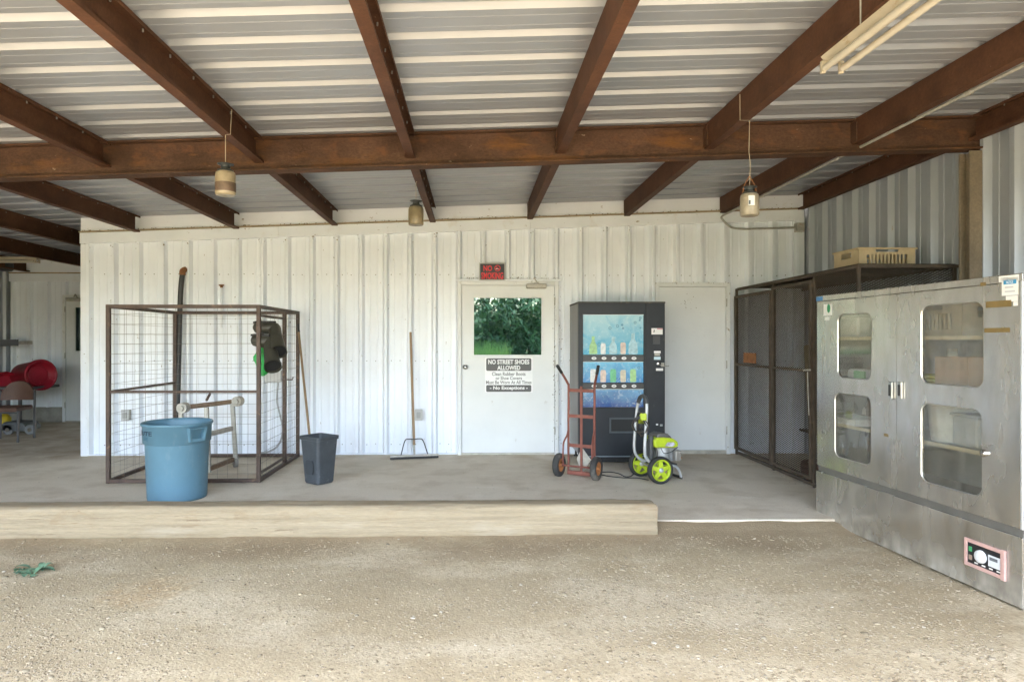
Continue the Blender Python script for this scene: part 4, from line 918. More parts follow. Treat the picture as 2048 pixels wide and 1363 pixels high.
MB().tube(bez([(hu+.04,.05,.54),(hu+.01,.0,.46),(hu+.09,-.05,.40),(.02,-.09,.33),(.03,-.08,.2)], 6), .006, 6).build('hose_tail', MATS['hose_brown_black'], pw)
MB().tube(bez([(.05,-.118,.34),(.08,-.135,.29),(.16,-.13,.30),(.24,-.125,.345)], 6), .004, 6).build('fuel_line', black_m, pw)
MB().tube([(.27,-.12,.29),(.275,-.125,.29)], .014, 12).build('filler_cap', chrome_m, pw)
fc = P3(1215, 945, 6.85); hz = .007
cable = thing('floor_cable', 'thin black cable looping on the floor between hand truck and washer', 'cable', (fc.x, fc.y, 0))
fl = lambda px, py: Vector((PX(px, 1.42*F/(py-CY)), 1.42*F/(py-CY), hz))
MB().tube(bez([fl(1199,946), fl(1220,945.5), fl(1238,949), fl(1250,955), fl(1262,954), fl(1270,946), fl(1274,938)], 8), .0055, 6).build('loop', black_m, cable, True)
MB().tube(bez([fl(1201,951), fl(1225,955), fl(1250,957.5), fl(1275,958), fl(1297,962)], 8), .0055, 6).build('run', black_m, cable, True)

# ---- expanded-metal cage along the right wall
CXF, CY0, CY1, CH = 3.30, 5.50, 8.08, 2.06
cg = thing('mesh_cage', 'dark expanded-metal storage cage along the right wall', 'cage', (CXF+.4, (CY0+CY1)/2, 0))
cage_m = mat('cage_steel', (.075,.055,.038), .75, var=.35, vs=7, spots=[((.17,.12,.075), .4, 9, (1,1,1), .25)])
mesh_m = mat('expanded_mesh', (.06,.046,.033), .7, var=.35, vs=5, spots=[((.13,.09,.055), .35, 6, (1,1,1), .3)])
def expanded(name, O, U, V, lu, lv, parent, pu=.042, pv=.021, w=.0035):
    """diamond mesh from ribbons; O origin, U,V unit axes"""
    O, U, V = Vector(O), Vector(U), Vector(V); Nn = U.cross(V); nu, nv = max(2, int(lu/pu*2)), max(1, int(lv/pv)); pu_, pv_ = lu/nu, lv/nv
    vs = []; fs = []
    for j in range(nv+1):
        for half in (0, 1):
            b0 = len(vs)
            for i in range(nu+1):
                up = (i + half) % 2; v = j*pv_ + (pv_*.5 if up else 0)*(1 if half == 0 else 1)
                v = (j + .5*up)*pv_ if half == 0 else (j - .5*(1-up) + .0 + .5*(0))*pv_ + 0
                p_ = O + U*(i*pu_) + V*min(max(v, 0), lv)
                vs += [p_ - V*w + Nn*w*.8, p_ + V*w - Nn*w*.8]
            fs += [(b0+2*i, b0+2*i+2, b0+2*i+3, b0+2*i+1) for i in range(nu)]
    return tag(MB().add(vs, fs).build(name, mesh_m, parent, True), kind='stuff')
f_ = .028
def cbar(name, p, q, w=f_): return MB().bar(p, q, w, w).build(name, cage_m, cg, True, .003)
posts = [CY1, 7.07, 6.22, CY0]
for yy in posts: cbar('post', (CXF, yy, .002), (CXF, yy, CH-f_/2))
cbar('post', (XR-.07, CY0, .002), (XR-.07, CY0, CH-f_/2))
cbar('rail', (CXF, CY0-f_/2, CH), (CXF, CY1+f_/2, CH)); cbar('rail', (CXF+f_/2, CY0, CH), (XR-.04, CY0, CH))
cbar('rail', (XR-.07, CY0+f_/2, CH), (XR-.07, CY1, CH)); cbar('rail', (CXF, CY0+.02, .03), (CXF, CY1-.02, .03), .03)
for yy in posts[1:3]: cbar('rail', (CXF+f_/2, yy, CH), (XR-.09, yy, CH), .028)
expanded('top_mesh', (CXF, CY0, CH+.02), (0,1,0), (1,0,0), CY1-CY0, XR-.06-CXF, cg)
expanded('end_mesh', (CXF, CY0-.004, .03), (1,0,0), (0,0,1), XR-.07-CXF, CH-.04, cg)
expanded('side_mesh', (CXF-.004, CY0, .03), (0,1,0), (0,0,1), posts[2]-CY0, CH-.04, cg)
for k, (a, b) in enumerate(((posts[0], posts[1]), (posts[1], posts[2]))):
    y0, y1, z0, z1 = b+.028, a-.028, .075, CH-.05 - (.0 if k else .03); xd = CXF-.024
    fr = MB(); w = .03
    fr.bar((xd,y0,z0),(xd,y0,z1),w,w); fr.bar((xd,y1,z0),(xd,y1,z1),w,w)
    for z in (z0+w*.6, 1.13, z1-w*.6): fr.bar((xd,y0+w*.5,z),(xd,y1-w*.5,z),w*.9,w*.9)
    dr_ = fr.build('cage_door', cage_m, cg, True, .003)
    expanded('door_mesh', (xd-.002, y0, z0), (0,1,0), (0,0,1), y1-y0, z1-z0, dr_)
    if k == 0: MB().box((xd-.02, (y0+y1)/2-.14, 1.16),(xd-.012,(y0+y1)/2+.20,1.28)).build('latch_plate', rust_m, dr_, True)
    else:
        MB().tube([(xd-.02,y0-.03,1.14),(xd-.035,y0+.07,1.13)], .009, 8).tube([(xd-.03,y0,1.12),(xd-.02,y0-.005,.7)], .005, 6).build('latch', galv_m, dr_, True)
# things kept in the cage
bd = thing('yellow_board', 'tall tan perforated board leaning inside the mesh cage', 'board', (3.62, 6.4, 0))
M = Matrix.Translation((3.5, 6.34, .52)) @ Matrix.Rotation(R(-7), 4, 'X')
MB().box((-.006,-.02,0),(.006,.36,.9), M).build('panel', mat('tan_board', (.36,.30,.16), .8, var=.2, vs=10), bd, True)
MB().box((3.42,6.25,.48),(3.8,6.75,.5)).build('shelf', cage_m, bd, True); MB().box((3.44,6.27,.002),(3.48,6.31,.48)).box((3.74,6.69,.002),(3.78,6.73,.48)).build('shelf_leg', cage_m, bd, True)
hc = thing('hose_coil', 'brown hose coil on the floor inside the mesh cage', 'hose', (3.62, 6.6, 0))
for i in range(4): MB().tube([Vector((3.62,6.62,.03+.035*i)) + Vector((math.cos(a)*.2, math.sin(a)*.26, .01*math.sin(3*a+i))) for a in [2*math.pi*k/28 for k in range(29)]], .016, 7, False).build('coil', mat('brown_hose', (.16,.07,.05), .7), hc, True)

# ---- tan crate on the cage
def crate(name, label, loc, rz, L, Wd, Hh, m, group=None):
    o = thing(name, label, 'crate', loc, rz, group); t_ = .006
    fl_ = MB().box((-L/2+.012,-Wd/2+.012,0),(L/2-.012,Wd/2-.012,.008)).build('floor', m, o)
    for sy in (-1, 1):
        s = MB(); y0, y1 = sorted((sy*Wd/2, sy*(Wd/2-t_)))
        s.box((-L/2,y0,0),(L/2,y1,Hh*.2)); s.box((-L/2,y0,Hh*.68),(L/2,y1,Hh*.8)); s.box((-L/2,y0,Hh*.93),(L/2,y1,Hh))
        s.box((-L/2,y0,Hh*.8),(-L*.2,y1,Hh*.93)); s.box((L*.2,y0,Hh*.8),(L/2,y1,Hh*.93))
        s.box((-L/2,y0,Hh*.2),(-L*.36,y1,Hh*.68)); s.box((L*.36,y0,Hh*.2),(L/2,y1,Hh*.68))
        k = 11
        for i in range(k-1):
            x = -L*.36 + L*.72*(i+1)/k; s.box((x-.009,y0,Hh*.2),(x+.009,y1,Hh*.68))
        s.build('side', m, o)
        MB().box((-L/2-.014, min(sy*(Wd/2+.014), sy*(Wd/2+.0005)), Hh*.94),(L/2+.014, max(sy*(Wd/2+.014), sy*(Wd/2+.0005)), Hh+.004)).build('rim', m, o, bevel=.003)
    for sx in (-1, 1):
        x0, x1 = sorted((sx*(L/2-.001), sx*(L/2-t_))); s = MB()
        s.box((x0,-Wd/2+t_,0),(x1,Wd/2-t_,Hh*.55)); s.box((x0,-Wd/2+t_,Hh*.85),(x1,Wd/2-t_,Hh)); s.box((x0,-Wd/2+t_,Hh*.55),(x1,-Wd*.2,Hh*.85)); s.box((x0,Wd*.2,Hh*.55),(x1,Wd/2-t_,Hh*.85)); s.build('end', m, o)
        MB().box((min(sx*(L/2+.0005), sx*(L/2+.014)),-Wd/2,Hh*.94),(max(sx*(L/2+.0005), sx*(L/2+.014)),Wd/2,Hh+.004)).build('rim', m, o, bevel=.003)
    return o
tan_m = mat('tan_plastic', (.47,.37,.22), .6, var=.15, vs=8, spots=[((.3,.22,.13), .25, 9, (1,1,1), .3)])
crate('plastic_crate', 'tan slotted plastic crate on top of the mesh cage', (3.74, 6.0, CH+.026), R(2), .53, .38, .175, tan_m)

# ---- stainless drying cabinet
cp0, cp1 = Vector((2.867, 5.38, GZ)), Vector((3.006, 3.497, GZ)); CW = (cp1-cp0).length; crz = math.atan2(cp1.y-cp0.y, cp1.x-cp0.x)
cb = thing('steel_cabinet', 'large stainless steel cabinet with four rounded windows in its doors', 'cabinet', cp0, crz)
CI = wm(cb).inverted(); CHT = 1.853; CD = .66
def cab(px, py):
    """photo pixel -> (u, z) on the cabinet front"""
    t_ = (px-CX)/F; s_, c_ = math.sin(YAW), math.cos(YAW); d = Vector((s_ + t_*c_, c_ - t_*s_, (CY-py)/F)); o = CI @ Vector((0,0,EYE)); dl = CI.to_3x3() @ d
    k = -o.y/dl.y; p_ = o + dl*k; return p_.x, p_.z
ZB, ZD, ZT = .40, .445, CHT-.045
inner_m = mat('cabinet_lining', (.36,.36,.34), .5, metal=.0, var=.2, vs=4)
def cbox(name, a, b, m=steel_m, parent=cb, bevel=.003): return MB().box(a, b).build(name, m, parent, bevel=bevel)
cbox('base', (0,.0,.012), (CW,CD,ZB)); cbox('top', (0,0,ZT), (CW,CD,CHT)); cbox('plinth_groove', (.01,.016,ZB), (CW-.01,CD-.01,ZD), mat('groove_steel', (.2,.19,.17), .6, metal=.5), bevel=0)
cbox('side', (0,.024,ZD), (.02,CD,ZT)); es = MB(); es.box((CW-.02,.024,ZD),(CW,.1,ZT)); es.box((CW-.02,CD-.08,ZD),(CW,CD,ZT)); es.box((CW-.02,.1,ZD),(CW,CD-.08,ZD+.08)); es.box((CW-.02,.1,ZT-.08),(CW,CD-.08,ZT)); es_o = es.build('side', steel_m, cb)
cbox('back', (.02,CD-.012,ZD), (CW-.02,CD,ZT), inner_m)
US = cab(1793, 700)[0]
pane2 = glass('cabinet_glass', (.86,.86,.83), .05, .07)
MB().box((CW-.013,.1,ZD+.08),(CW-.008,CD-.08,ZT-.08)).build('unseen_light_pane', pane2, es_o)  # glazed near end, unseen and added to let light into the cabinet
def cdoor(u0, u1, wins):
    dz0, dz1 = ZD+.004, ZT-.004; zmid = (wins[0][1]+wins[1][3])/2 if wins[0][1] > wins[1][1] else 0
    mb = MB(); rims = MB()
    for (wu0,wz0,wu1,wz1), (a0,a1) in zip(wins, ((zmid,dz1),(dz0,zmid))):
        r = .062; K = 8; inn = rrect(wu0,wz0,wu1,wz1,r,K); out = []
        cs = [(wu1-r,wz0+r,u1,a0),(wu1-r,wz1-r,u1,a1),(wu0+r,wz1-r,u0,a1),(wu0+r,wz0+r,u0,a0)]
        for ci, (cx_,cz_,ox,oz) in enumerate(cs):
            dirs = [R([-90,0,90,180][ci] + 90*i/K) for i in range(K+1)]; ac = math.atan2(oz-cz_, ox-cx_)
            near = min(range(K+1), key=lambda i: abs((dirs[i]-ac+math.pi) % (2*math.pi) - math.pi))
            for i, a in enumerate(dirs):
                if i == near: out.append((ox,oz)); continue
                tx = (ox-cx_)/math.cos(a) if abs(math.cos(a)) > 1e-6 and (ox-cx_)*math.cos(a) > 0 else 1e9
                tz = (oz-cz_)/math.sin(a) if abs(math.sin(a)) > 1e-6 and (oz-cz_)*math.sin(a) > 0 else 1e9
                q = min(tx, tz); out.append((cx_+q*math.cos(a), cz_+q*math.sin(a)))
        n_ = len(inn)
        for yy, fl_ in ((0.0, 0), (.022, 1)):
            vs = [(x_,yy,z_) for x_, z_ in out] + [(x_,yy,z_) for x_, z_ in inn]
            f = [(i,(i+1)%n_,n_+(i+1)%n_,n_+i) for i in range(n_)]
            mb.add(vs, [q[::-1] for q in f] if fl_ else f)
        mb.add([(x_,0,z_) for x_, z_ in inn]+[(x_,.022,z_) for x_, z_ in inn], [(i,(i+1)%n_,n_+(i+1)%n_,n_+i) for i in range(n_)])
    for a, b in (((u0,dz0),(u1,dz0)),((u1,dz0),(u1,dz1)),((u1,dz1),(u0,dz1)),((u0,dz1),(u0,dz0))):
        mb.add([(a[0],0,a[1]),(b[0],0,b[1]),(b[0],.022,b[1]),(a[0],.022,a[1])], [(0,1,2,3)])
    d = mb.build('cabinet_door', steel_m, cb)
    for wu0,wz0,wu1,wz1 in wins:
        inn = rrect(wu0,wz0,wu1,wz1,.062,8); i2 = rrect(wu0+.006,wz0+.006,wu1-.006,wz1-.006,.056,8); n_ = len(inn)
        MB().add([(x_,-.002,z_) for x_, z_ in inn]+[(x_,.004,z_) for x_, z_ in i2], [(i,(i+1)%n_,n_+(i+1)%n_,n_+i) for i in range(n_)]).build('window_gasket', mat('gasket_bright', (.6,.59,.56), .35, metal=.8), d)
        MB().prism(inn, .009, .0125).build('window_pane', pane2, d)
    return d
def win(a, b, t0, t1, bpx, b1):
    u0, _ = cab(a, 700); u1, _ = cab(b, 700); m_ = (a+b)/2
    return (u0, cab(m_, b1)[1], u1, cab(m_, t1)[1])
dl_ = cdoor(.012, US-.002, [win(1675,1743,0,626,0,757), win(1669.5,1742,0,788,0,922)])
dr_ = cdoor(US+.003, CW-.012, [win(1842,1967,0,606,0,771), win(1842,1964,0,812,0,978)])
MB().box((US-.0015,.004,ZD+.01),(US+.0025,.02,ZT-.01)).build('door_seam', mat('seam_bright', (.7,.7,.68), .3, metal=.7), cb)
MB().box((CW-.011,-.003,ZD),(CW+.002,.02,ZT)).build('edge_strip', mat('edge_bright', (.72,.73,.74), .3, metal=.6), cb, bevel=.002)
latch_m = mat('latch_steel', (.5,.5,.5), .3, metal=.9)
for px_, nm, m_ in ((1784, dl_, latch_m), (1803, dr_, latch_m)):
    u, z0 = cab(px_, 797); z1 = cab(px_, 763)[1]
    h_ = MB().box((u-.017,-.018,z0),(u+.017,-.0005,z1)).build('handle', m_, nm, bevel=.005)
    MB().box((u-.010,-.0205,z0+.02),(u+.010,-.0185,z1-.02)).build('handle_inset', plain('handle_black', (.03,.03,.03), .4), h_)
u, z = cab(1967, 905); MB().lathe([(.022,0),(.024,.008),(.018,.02),(.001,.024)], 18, Matrix.Translation((u+.012,0,z)) @ Matrix.Rotation(R(90),4,'X')).build('lock_boss', chrome_m, dr_)
def sticker(name, a, b, m, par, y=-.0015):
    (u0, z1), (u1, z0) = cab(*a), cab(*b); return MB().box((u0,y,min(z0,z1)),(u1,-.0003,max(z0,z1))).build(name, m, par), u0, u1, min(z0,z1), max(z0,z1)
tape = mat('brown_tape', (.19,.13,.045), .45, var=.15, vs=12); paper = plain('paper_white', (.78,.77,.73), .6)
sticker('tape_strip', (1972,603), (2023,612.5), tape, dr_); sticker('tape_strip', (1969,656), (2020,664), tape, dr_, -.0017)
sticker('tape_strip', (1961,565), (1972,571), tape, dr_); sticker('tape_strip', (1768,866), (1777,873), tape, dl_)
o, u0, u1, z0, z1 = sticker('notice_sticker', (2004,557), (2037,589), paper, dr_)
bnd = MB().box((u0+.012,-.0024,z1-(z1-z0)*.36),(u1-.012,-.0016,z1-(z1-z0)*.13)).build('notice_band', plain('notice_blue', (.05,.27,.48), .5), o)
letters('NOTICE', u0+.03, u1-.03, z1-(z1-z0)*.32, z1-(z1-z0)*.17, -.0032, .02).build('lettering', wt, bnd)
for k in range(3): MB().box((u0+.02,-.0022,z0+.018+.024*k),(u1-.02-.01*k,-.0016,z0+.026+.024*k)).build('faded_print', plain('faded_grey', (.5,.5,.5), .6), o)
sticker('torn_label', (2012,592), (2036,602), paper, dr_, -.0012); sticker('torn_label', (2027,603), (2036,611), paper, dr_, -.0012)
(uu0, _), (uu1, _) = cab(1998,545), cab(2038,545)
o = MB().box((uu0,-.0015,ZT+.006),(uu1,-.0003,CHT-.006)).build('header_label', paper, cb)
for k in range(2): MB().box((uu0+.012,-.0022,ZT+.014+.011*k),(uu0+.06,-.0016,ZT+.018+.011*k)).build('faded_print', MATS['faded_grey'], o)
o, u0, u1, z0, z1 = sticker('green_dot_label', (1647.5,608.5), (1664,630), paper, dl_)
MB().prism([(u0+(u1-u0)*.62+.020*math.cos(a), (z0+z1)/2+.01+.036*math.sin(a)) for a in [2*math.pi*k/20 for k in range(20)]], -.0024, -.0017).build('green_dot', plain('dot_green', (.02,.24,.09), .5), o)
sticker('white_tag', (1650,634), (1659,640), paper, dl_)
uu = cab(1644, 600)[0]; MB().box((.004,-.002,ZT+.004),(uu+.01,-.0003,CHT-.006)).build('blue_badge', plain('badge_blue', (.06,.2,.42), .4), cb)
# control panel in the base, framed with pink tape
u0, z1 = cab(1931,1076); u1, z0 = cab(2014,1152); z0 = cab(1972,1142)[1]-.005; z1 = cab(1972,1089)[1]+.005
pk = mat('pink_tape', (.58,.36,.31), .6, var=.15, vs=10); f = MB(); w = .022
f.box((u0,-.012,z0),(u0+w,-.0005,z1)); f.box((u0+w,-.012,z0),(u1-w*1.3,-.0005,z0+w)); f.box((u0+w,-.012,z1-w),(u1-w*1.3,-.0005,z1)); f.box((u1-w*1.3,-.016,z0-.004),(u1,-.0005,z1+.004))
cpn = f.build('control_panel', pk, cb, bevel=.004)
MB().box((u0+w,-.006,z0+w),(u1-w*1.3,-.0006,z1-w)).build('panel_face', plain('panel_black', (.02,.02,.022), .35), cpn)
uw, zc = (u0+w+u1-w*1.3)/2, (z0+z1)/2
MB().lathe([(.038,0),(.036,.014),(.028,.017),(.001,.017)], 24, Matrix.Translation((uw-.02,-.006,zc)) @ Matrix.Rotation(R(90),4,'X')).build('dial', plain('dial_white', (.75,.75,.74), .4), cpn)
sc_ = MB().box((uw+.032,-.0105,zc-.035),(u1-w*1.3-.006,-.0065,zc+.03)).build('timer', plain('timer_white', (.68,.69,.7), .4), cpn)
MB().box((uw+.042,-.0116,zc+.002),(uw+.095,-.0108,zc+.02)).build('timer_screen', plain('timer_grey', (.13,.14,.15), .3), sc_)
MB().box((u0+w+.012,-.011,zc+.01),(u0+w+.032,-.0065,zc+.038)).build('rocker_switch', plain('switch_green', (.06,.32,.12), .4), cpn)
MB().box((u0+w+.012,-.011,zc-.04),(u0+w+.034,-.0065,zc-.012)).build('rocker_switch', plain('switch_brown', (.35,.26,.2), .4), cpn)
for k in range(4): MB().box((u0+w+.05+.05*k,-.0072,z0+w+.008),(u0+w+.075+.05*k,-.0066,z0+w+.016)).build('panel_print', paper, cpn)
# shelves
shelf_m = mat('shelf_wire', (.5,.47,.38), .45, metal=.3, var=.1, vs=6)
for z in (1.50, 1.17, .81):
    o = MB().box((.024,.05,z),(CW-.024,CD-.02,z+.008)).build('shelf', inner_m, cb); MB().box((.024,.04,z-.012),(CW-.024,.0495,z+.012)).build('shelf_edge', mat('shelf_edge_tan', (.62,.53,.36), .5), o)
def put(u, v, z): return wm(cb) @ Vector((u, v, z))
def seen(px, v):
    """position along the cabinet, v behind the front, of what shows at this pixel column"""
    t_ = (px-CX)/F; s_, c_ = math.sin(YAW), math.cos(YAW); d = Vector((s_ + t_*c_, c_ - t_*s_, 0)); o_ = CI @ Vector((0,0,EYE)); dl = CI.to_3x3() @ d
    return (o_ + dl*((v-o_.y)/dl.y)).x
cmx = lambda a, b: (cab(a,700)[0]+cab(b,700)[0])/2
crate('storage_crate', 'tan slotted crate on the top shelf inside the steel cabinet', put(seen(1910,.3), .3, 1.509), crz, .52, .36, .22, mat('tan_plastic_dull', (.40,.33,.22), .6, var=.15, vs=8))
o = thing('clear_tub', 'clear lidded plastic tub on the top shelf behind the small window', 'tub', put(seen(1712,.22), .22, 1.509), crz)
MB().box((-.22,-.14,0),(.22,.14,.16)).build('body', plain('cloudy_plastic', (.55,.56,.56), .35), o, bevel=.02); MB().box((-.23,-.15,.1605),(.23,.15,.175)).build('lid', plain('tub_lid', (.45,.46,.46), .4), o, bevel=.006)
o = thing('cardboard_box', 'brown cardboard box on the middle shelf inside the steel cabinet', 'box', put(seen(1943,.2), .2, 1.179), crz)
MB().box((-.13,-.14,0),(.13,.14,.2)).build('carton', mat('cardboard', (.36,.23,.13), .8, var=.08, vs=6), o); MB().box((-.131,-.02,.2005),(.131,.02,.2015)).build('flap_tape', tape, o)
o = thing('yellow_hose', 'yellow hose coil lying on the middle shelf inside the cabinet', 'hose', put(seen(1885,.18), .2, 1.179), crz)
for k in range(3): MB().tube([Vector((math.cos(a)*(.2-.01*k), math.sin(a)*.12, .02+.022*k)) for a in [2*math.pi*i/28 for i in range(29)]], .010, 7, False).build('coil', plain('hose_yellow', (.5,.48,.05), .5), o)
o = thing('white_jug', 'translucent white jug on the middle shelf beside the cardboard box', 'jug', put(seen(1905,.36), .36, 1.179), crz)
MB().lathe([(.001,0),(.07,0),(.075,.02),(.075,.15),(.03,.2),(.028,.23),(.001,.23)], 20).build('body', plain('milky', (.75,.72,.6), .4), o); MB().lathe([(.03,.231),(.03,.25),(.001,.25)], 14).build('cap', plain('jug_cap', (.6,.55,.4), .5), o)
o = thing('white_bucket', 'white plastic bucket on the lower shelf inside the steel cabinet', 'bucket', put(seen(1908,.22), .22, .819), crz)
MB().lathe([(.001,0),(.125,0),(.128,.01),(.15,.235),(.158,.236),(.158,.262),(.148,.262),(.122,.012),(.001,.012)], 32).build('body', plain('bucket_white', (.76,.75,.7), .45), o); MB().lathe([(.16,.2635),(.16,.275),(.001,.278)], 32).build('lid', plain('bucket_lid', (.7,.69,.65), .45), o)
o = thing('grey_tub', 'grey plastic tub beside the white bucket inside the cabinet', 'tub', put(seen(1958,.19), .19, .819), crz)
MB().box((-.1,-.1,0),(.1,.1,.19)).build('body', plain('tub_grey', (.42,.42,.39), .5), o, bevel=.02); MB().box((-.108,-.108,.1905),(.108,.108,.205)).build('rim', plain('tub_rim', (.38,.38,.36), .5), o, bevel=.004)
o = thing('white_tray', 'shallow white tray on the lower shelf behind the small window', 'tray', put(seen(1708,.18), .18, .819), crz)
t_ = MB().box((-.2,-.13,0),(.2,.13,.01)); t_.box((-.2,-.13,.0102),(.2,-.12,.05)); t_.box((-.2,.12,.0102),(.2,.13,.05)); t_.build('tray_body', plain('tray_white', (.7,.69,.66), .5), o); MB().box((-.2,-.1195,.0102),(-.19,.1195,.05)).box((.19,-.1195,.0102),(.2,.1195,.05)).build('tray_end', MATS['tray_white'], o)
o = thing('green_pouch', 'white and green pouch on the middle shelf behind the small window', 'pouch', put(seen(1722,.14), .14, 1.179), crz)
MB().box((-.11,-.05,0),(.09,.06,.085)).build('pouch_white', plain('pouch_white', (.62,.63,.6), .5), o, bevel=.03); MB().box((0,-.065,.0),(.13,-.0505,.07)).build('pouch_green', plain('pouch_green', (.12,.4,.12), .5), o, bevel=.006)

# ---- hanging fly-trap jars
jar_m = mat('murky_jar', (.33,.27,.175), .3, var=.2, vs=14, spots=[((.24,.17,.10), .3, 9, (1,1,2), .2)]); sludge = mat('jar_sludge', (.13,.085,.055), .5, var=.3, vs=20)
def jar(px, ptop, pbot, Y, rope, label, tone, ch=False):
    x = PX(px, Y); zt, zb = PZ(ptop,px,Y), PZ(pbot,px,Y); h = zt-zb; r = h*.30
    o = thing('fly_trap_jar', label, 'jar', (x, Y, zb), group='fly-trap jars hung from the purlins')
    MB().lathe([(.001,.006),(r*.5,.002),(r*.9,.0),(r,h*.04),(r*1.01,h*.3),(r,h*.62),(r*.93,h*.70),(r*.66,h*.76),(r*.62,h*.8)], 28).build('jar_body', tone, o)
    if 'sludge' in label: MB().lathe([(r*1.012,h*.10),(r*1.02,h*.12),(r*1.02,h*.36),(r*1.012,h*.38)], 28).build('sludge_band', sludge, o)
    MB().lathe([(r*.78,h*.70),(r*.80,h*.71),(r*.80,h*.78),(r*.5,h*.80),(r*.42,h*.92),(r*.8,h*.95),(r*.82,h*.965),(r*.3,h*.975),(r*.02,h)], 22).build('lid', plain('lid_black', (.03,.035,.035), .5), o)
    pts = [Vector((0,0,h*.97))] + [CIv for CIv in rope(Vector((x,Y,zb)))]
    MB().tube(pts, .0028, 5, False).build('twine', mat('twine', (.42,.36,.26), .9), o)
    if ch:
        for s_ in (-1,1): MB().tube(bez([(s_*r*.78,0,h*.76),(s_*r*.55,0,h*1.05),(0,0,h*1.32)], 4), .0035, 5).build('bail_wire', rust_m, o)
        MB().box((-r*.55,-r*1.0-.004,h*.3),(r*.12,-r*.93,h*.62)).build('paper_label', paper, o); MB().box((-r*.53,-r*1.0-.0052,h*.33),(-r*.33,-r*1.0-.0042,h*.46)).build('label_mark', plain('label_dark', (.05,.08,.1), .5), o)
q = PXS[4]
def pur(px, Y): return min(PXS, key=lambda v: abs(v-PX(px,Y)))
def ropeA(o): 
    p_ = pur(451,4.53); zb_ = RZ(p_)-.2; return [Vector((0,0,zb_-.003))-Vector((0,0,o.z)), Vector((p_+.072-o.x, .0, zb_-.001-o.z)), Vector((p_+.074-o.x,.02,RZ(p_)-.02-o.z))]
jar(451, 326, 391, 4.53, ropeA, 'murky hanging jar at the left with a dark sludge band', jar_m)
def ropeB(o): 
    p_ = pur(832,6.0); return [Vector((0,0,RZ(p_)-.215-o.z)), Vector((p_+.02-o.x,0,RZ(p_)-.203-o.z))]
jar(832, 400, 450.5, 6.0, ropeB, 'small murky hanging jar near the middle of the wall', mat('murky_jar_tan', (.22,.175,.10), .4, var=.3, vs=12, spots=[((.2,.15,.09), .4, 10, (1,1,1), .2)]))
def ropeC(o):
    p_ = pur(1498,4.55); zb_ = RZ(p_)-.2; return [Vector((.006,0,.36)), Vector((-.004,0,.45)), Vector((0,0,zb_-.003-o.z)), Vector((p_-.002-o.x,0,zb_-.003-o.z)), Vector((p_-.003-o.x,0,RZ(p_)-.02-o.z))]
jar(1499, 372, 432, 4.55, ropeC, 'murky hanging jar at the right with a torn white label', mat('murky_jar_pale', (.29,.255,.19), .45, var=.3, vs=16, spots=[((.25,.2,.13), .5, 14, (1,1,1), .2)]), True)

# ---- fluorescent light fixtures
lamp_m = mat('yellowed_enamel', (.44,.385,.29), .55, var=.12, vs=5, spots=[((.30,.2,.09), .4, 16, (1,.4,1), .12), ((.16,.10,.05), .14, 40, (1,.5,1), .05)])
def strip_light(loc, L, rz, label, pend=None):
    o = thing('strip_light', label, 'light fixture', loc, rz, 'unlit fluorescent strip lights'); 
    MB().add([(-.055,0,.075),(.055,0,.075),(.022,0,.034),(-.022,0,.034),(-.055,L,.075),(.055,L,.075),(.022,L,.034),(-.022,L,.034)], [(0,1,2,3),(7,6,5,4),(1,5,6,2),(2,6,7,3),(3,7,4,0),(0,4,5,1)]).build('housing', lamp_m, o, bevel=.002)
    for s_ in (-1,1):
        MB().tube([(s_*.046,.03,.008),(s_*.046,L-.03,.008)], .017, 14).build('tube', mat('tube_glass', (.48,.44,.36), .3, var=.08, vs=4), o)
        for e in (0,1): MB().box((s_*.046-.012, e*(L-.02), -.012),(s_*.046+.012, e*(L-.02)+.02, .05)).build('lamp_holder', lamp_m, o, bevel=.004)
    for yy in (.25, L-.25): MB().tube([(0,yy,.076),(0,yy,pend or .2)], .004, 5).build('hanger', galv_m, o)
    return o
e = P3(1655, 136, 3.25); zz = e.z
strip_light((PX(1662,3.25), 3.25-1.22, zz-.02), 1.22, 0, 'yellowed unlit strip light under the roof at the upper right', RZ(1.7)-zz)
e = P3(76, 524, 10.2); strip_light((e.x-1.25, 10.2, e.z), 1.25, R(-90), 'yellowed unlit strip light in the left recess', .25)

# ---- conduit run with junction box
cd = thing('conduit', 'thin metal conduit along the purlin ending in a wall box', 'conduit', (PXS[-1], D-.1, 2.9))
gx = PXS[-1]; zc = RZ(gx)-.215
MB().tube(bez([(gx+.075,YF,zc),(gx+.075,4,zc),(gx+.075,7.2,zc),(gx+.06,7.9,zc-.005),(gx+.03,D-.09,zc-.02),(gx+.02,D-.085,zc-.06),(gx+.13,D-.085,zc-.16),(gx+.28,D-.085,zc-.185),(gx+.5,D-.085,zc-.18),(gx+.95,D-.085,zc-.165)], 8), .0125, 8).build('pipe', conduit_m, cd, True)
MB().box((gx+.95,D-.12,zc-.22),(gx+1.05,D-.036,zc-.11)).build('junction_box', galv_m, cd, True, .004)
for yy in (4.1, 5.6, 7.0): MB().tube([(gx+.075,yy-.03,zc),(gx+.075,yy+.03,zc)], .018, 8).build('coupling', conduit_m, cd, True)

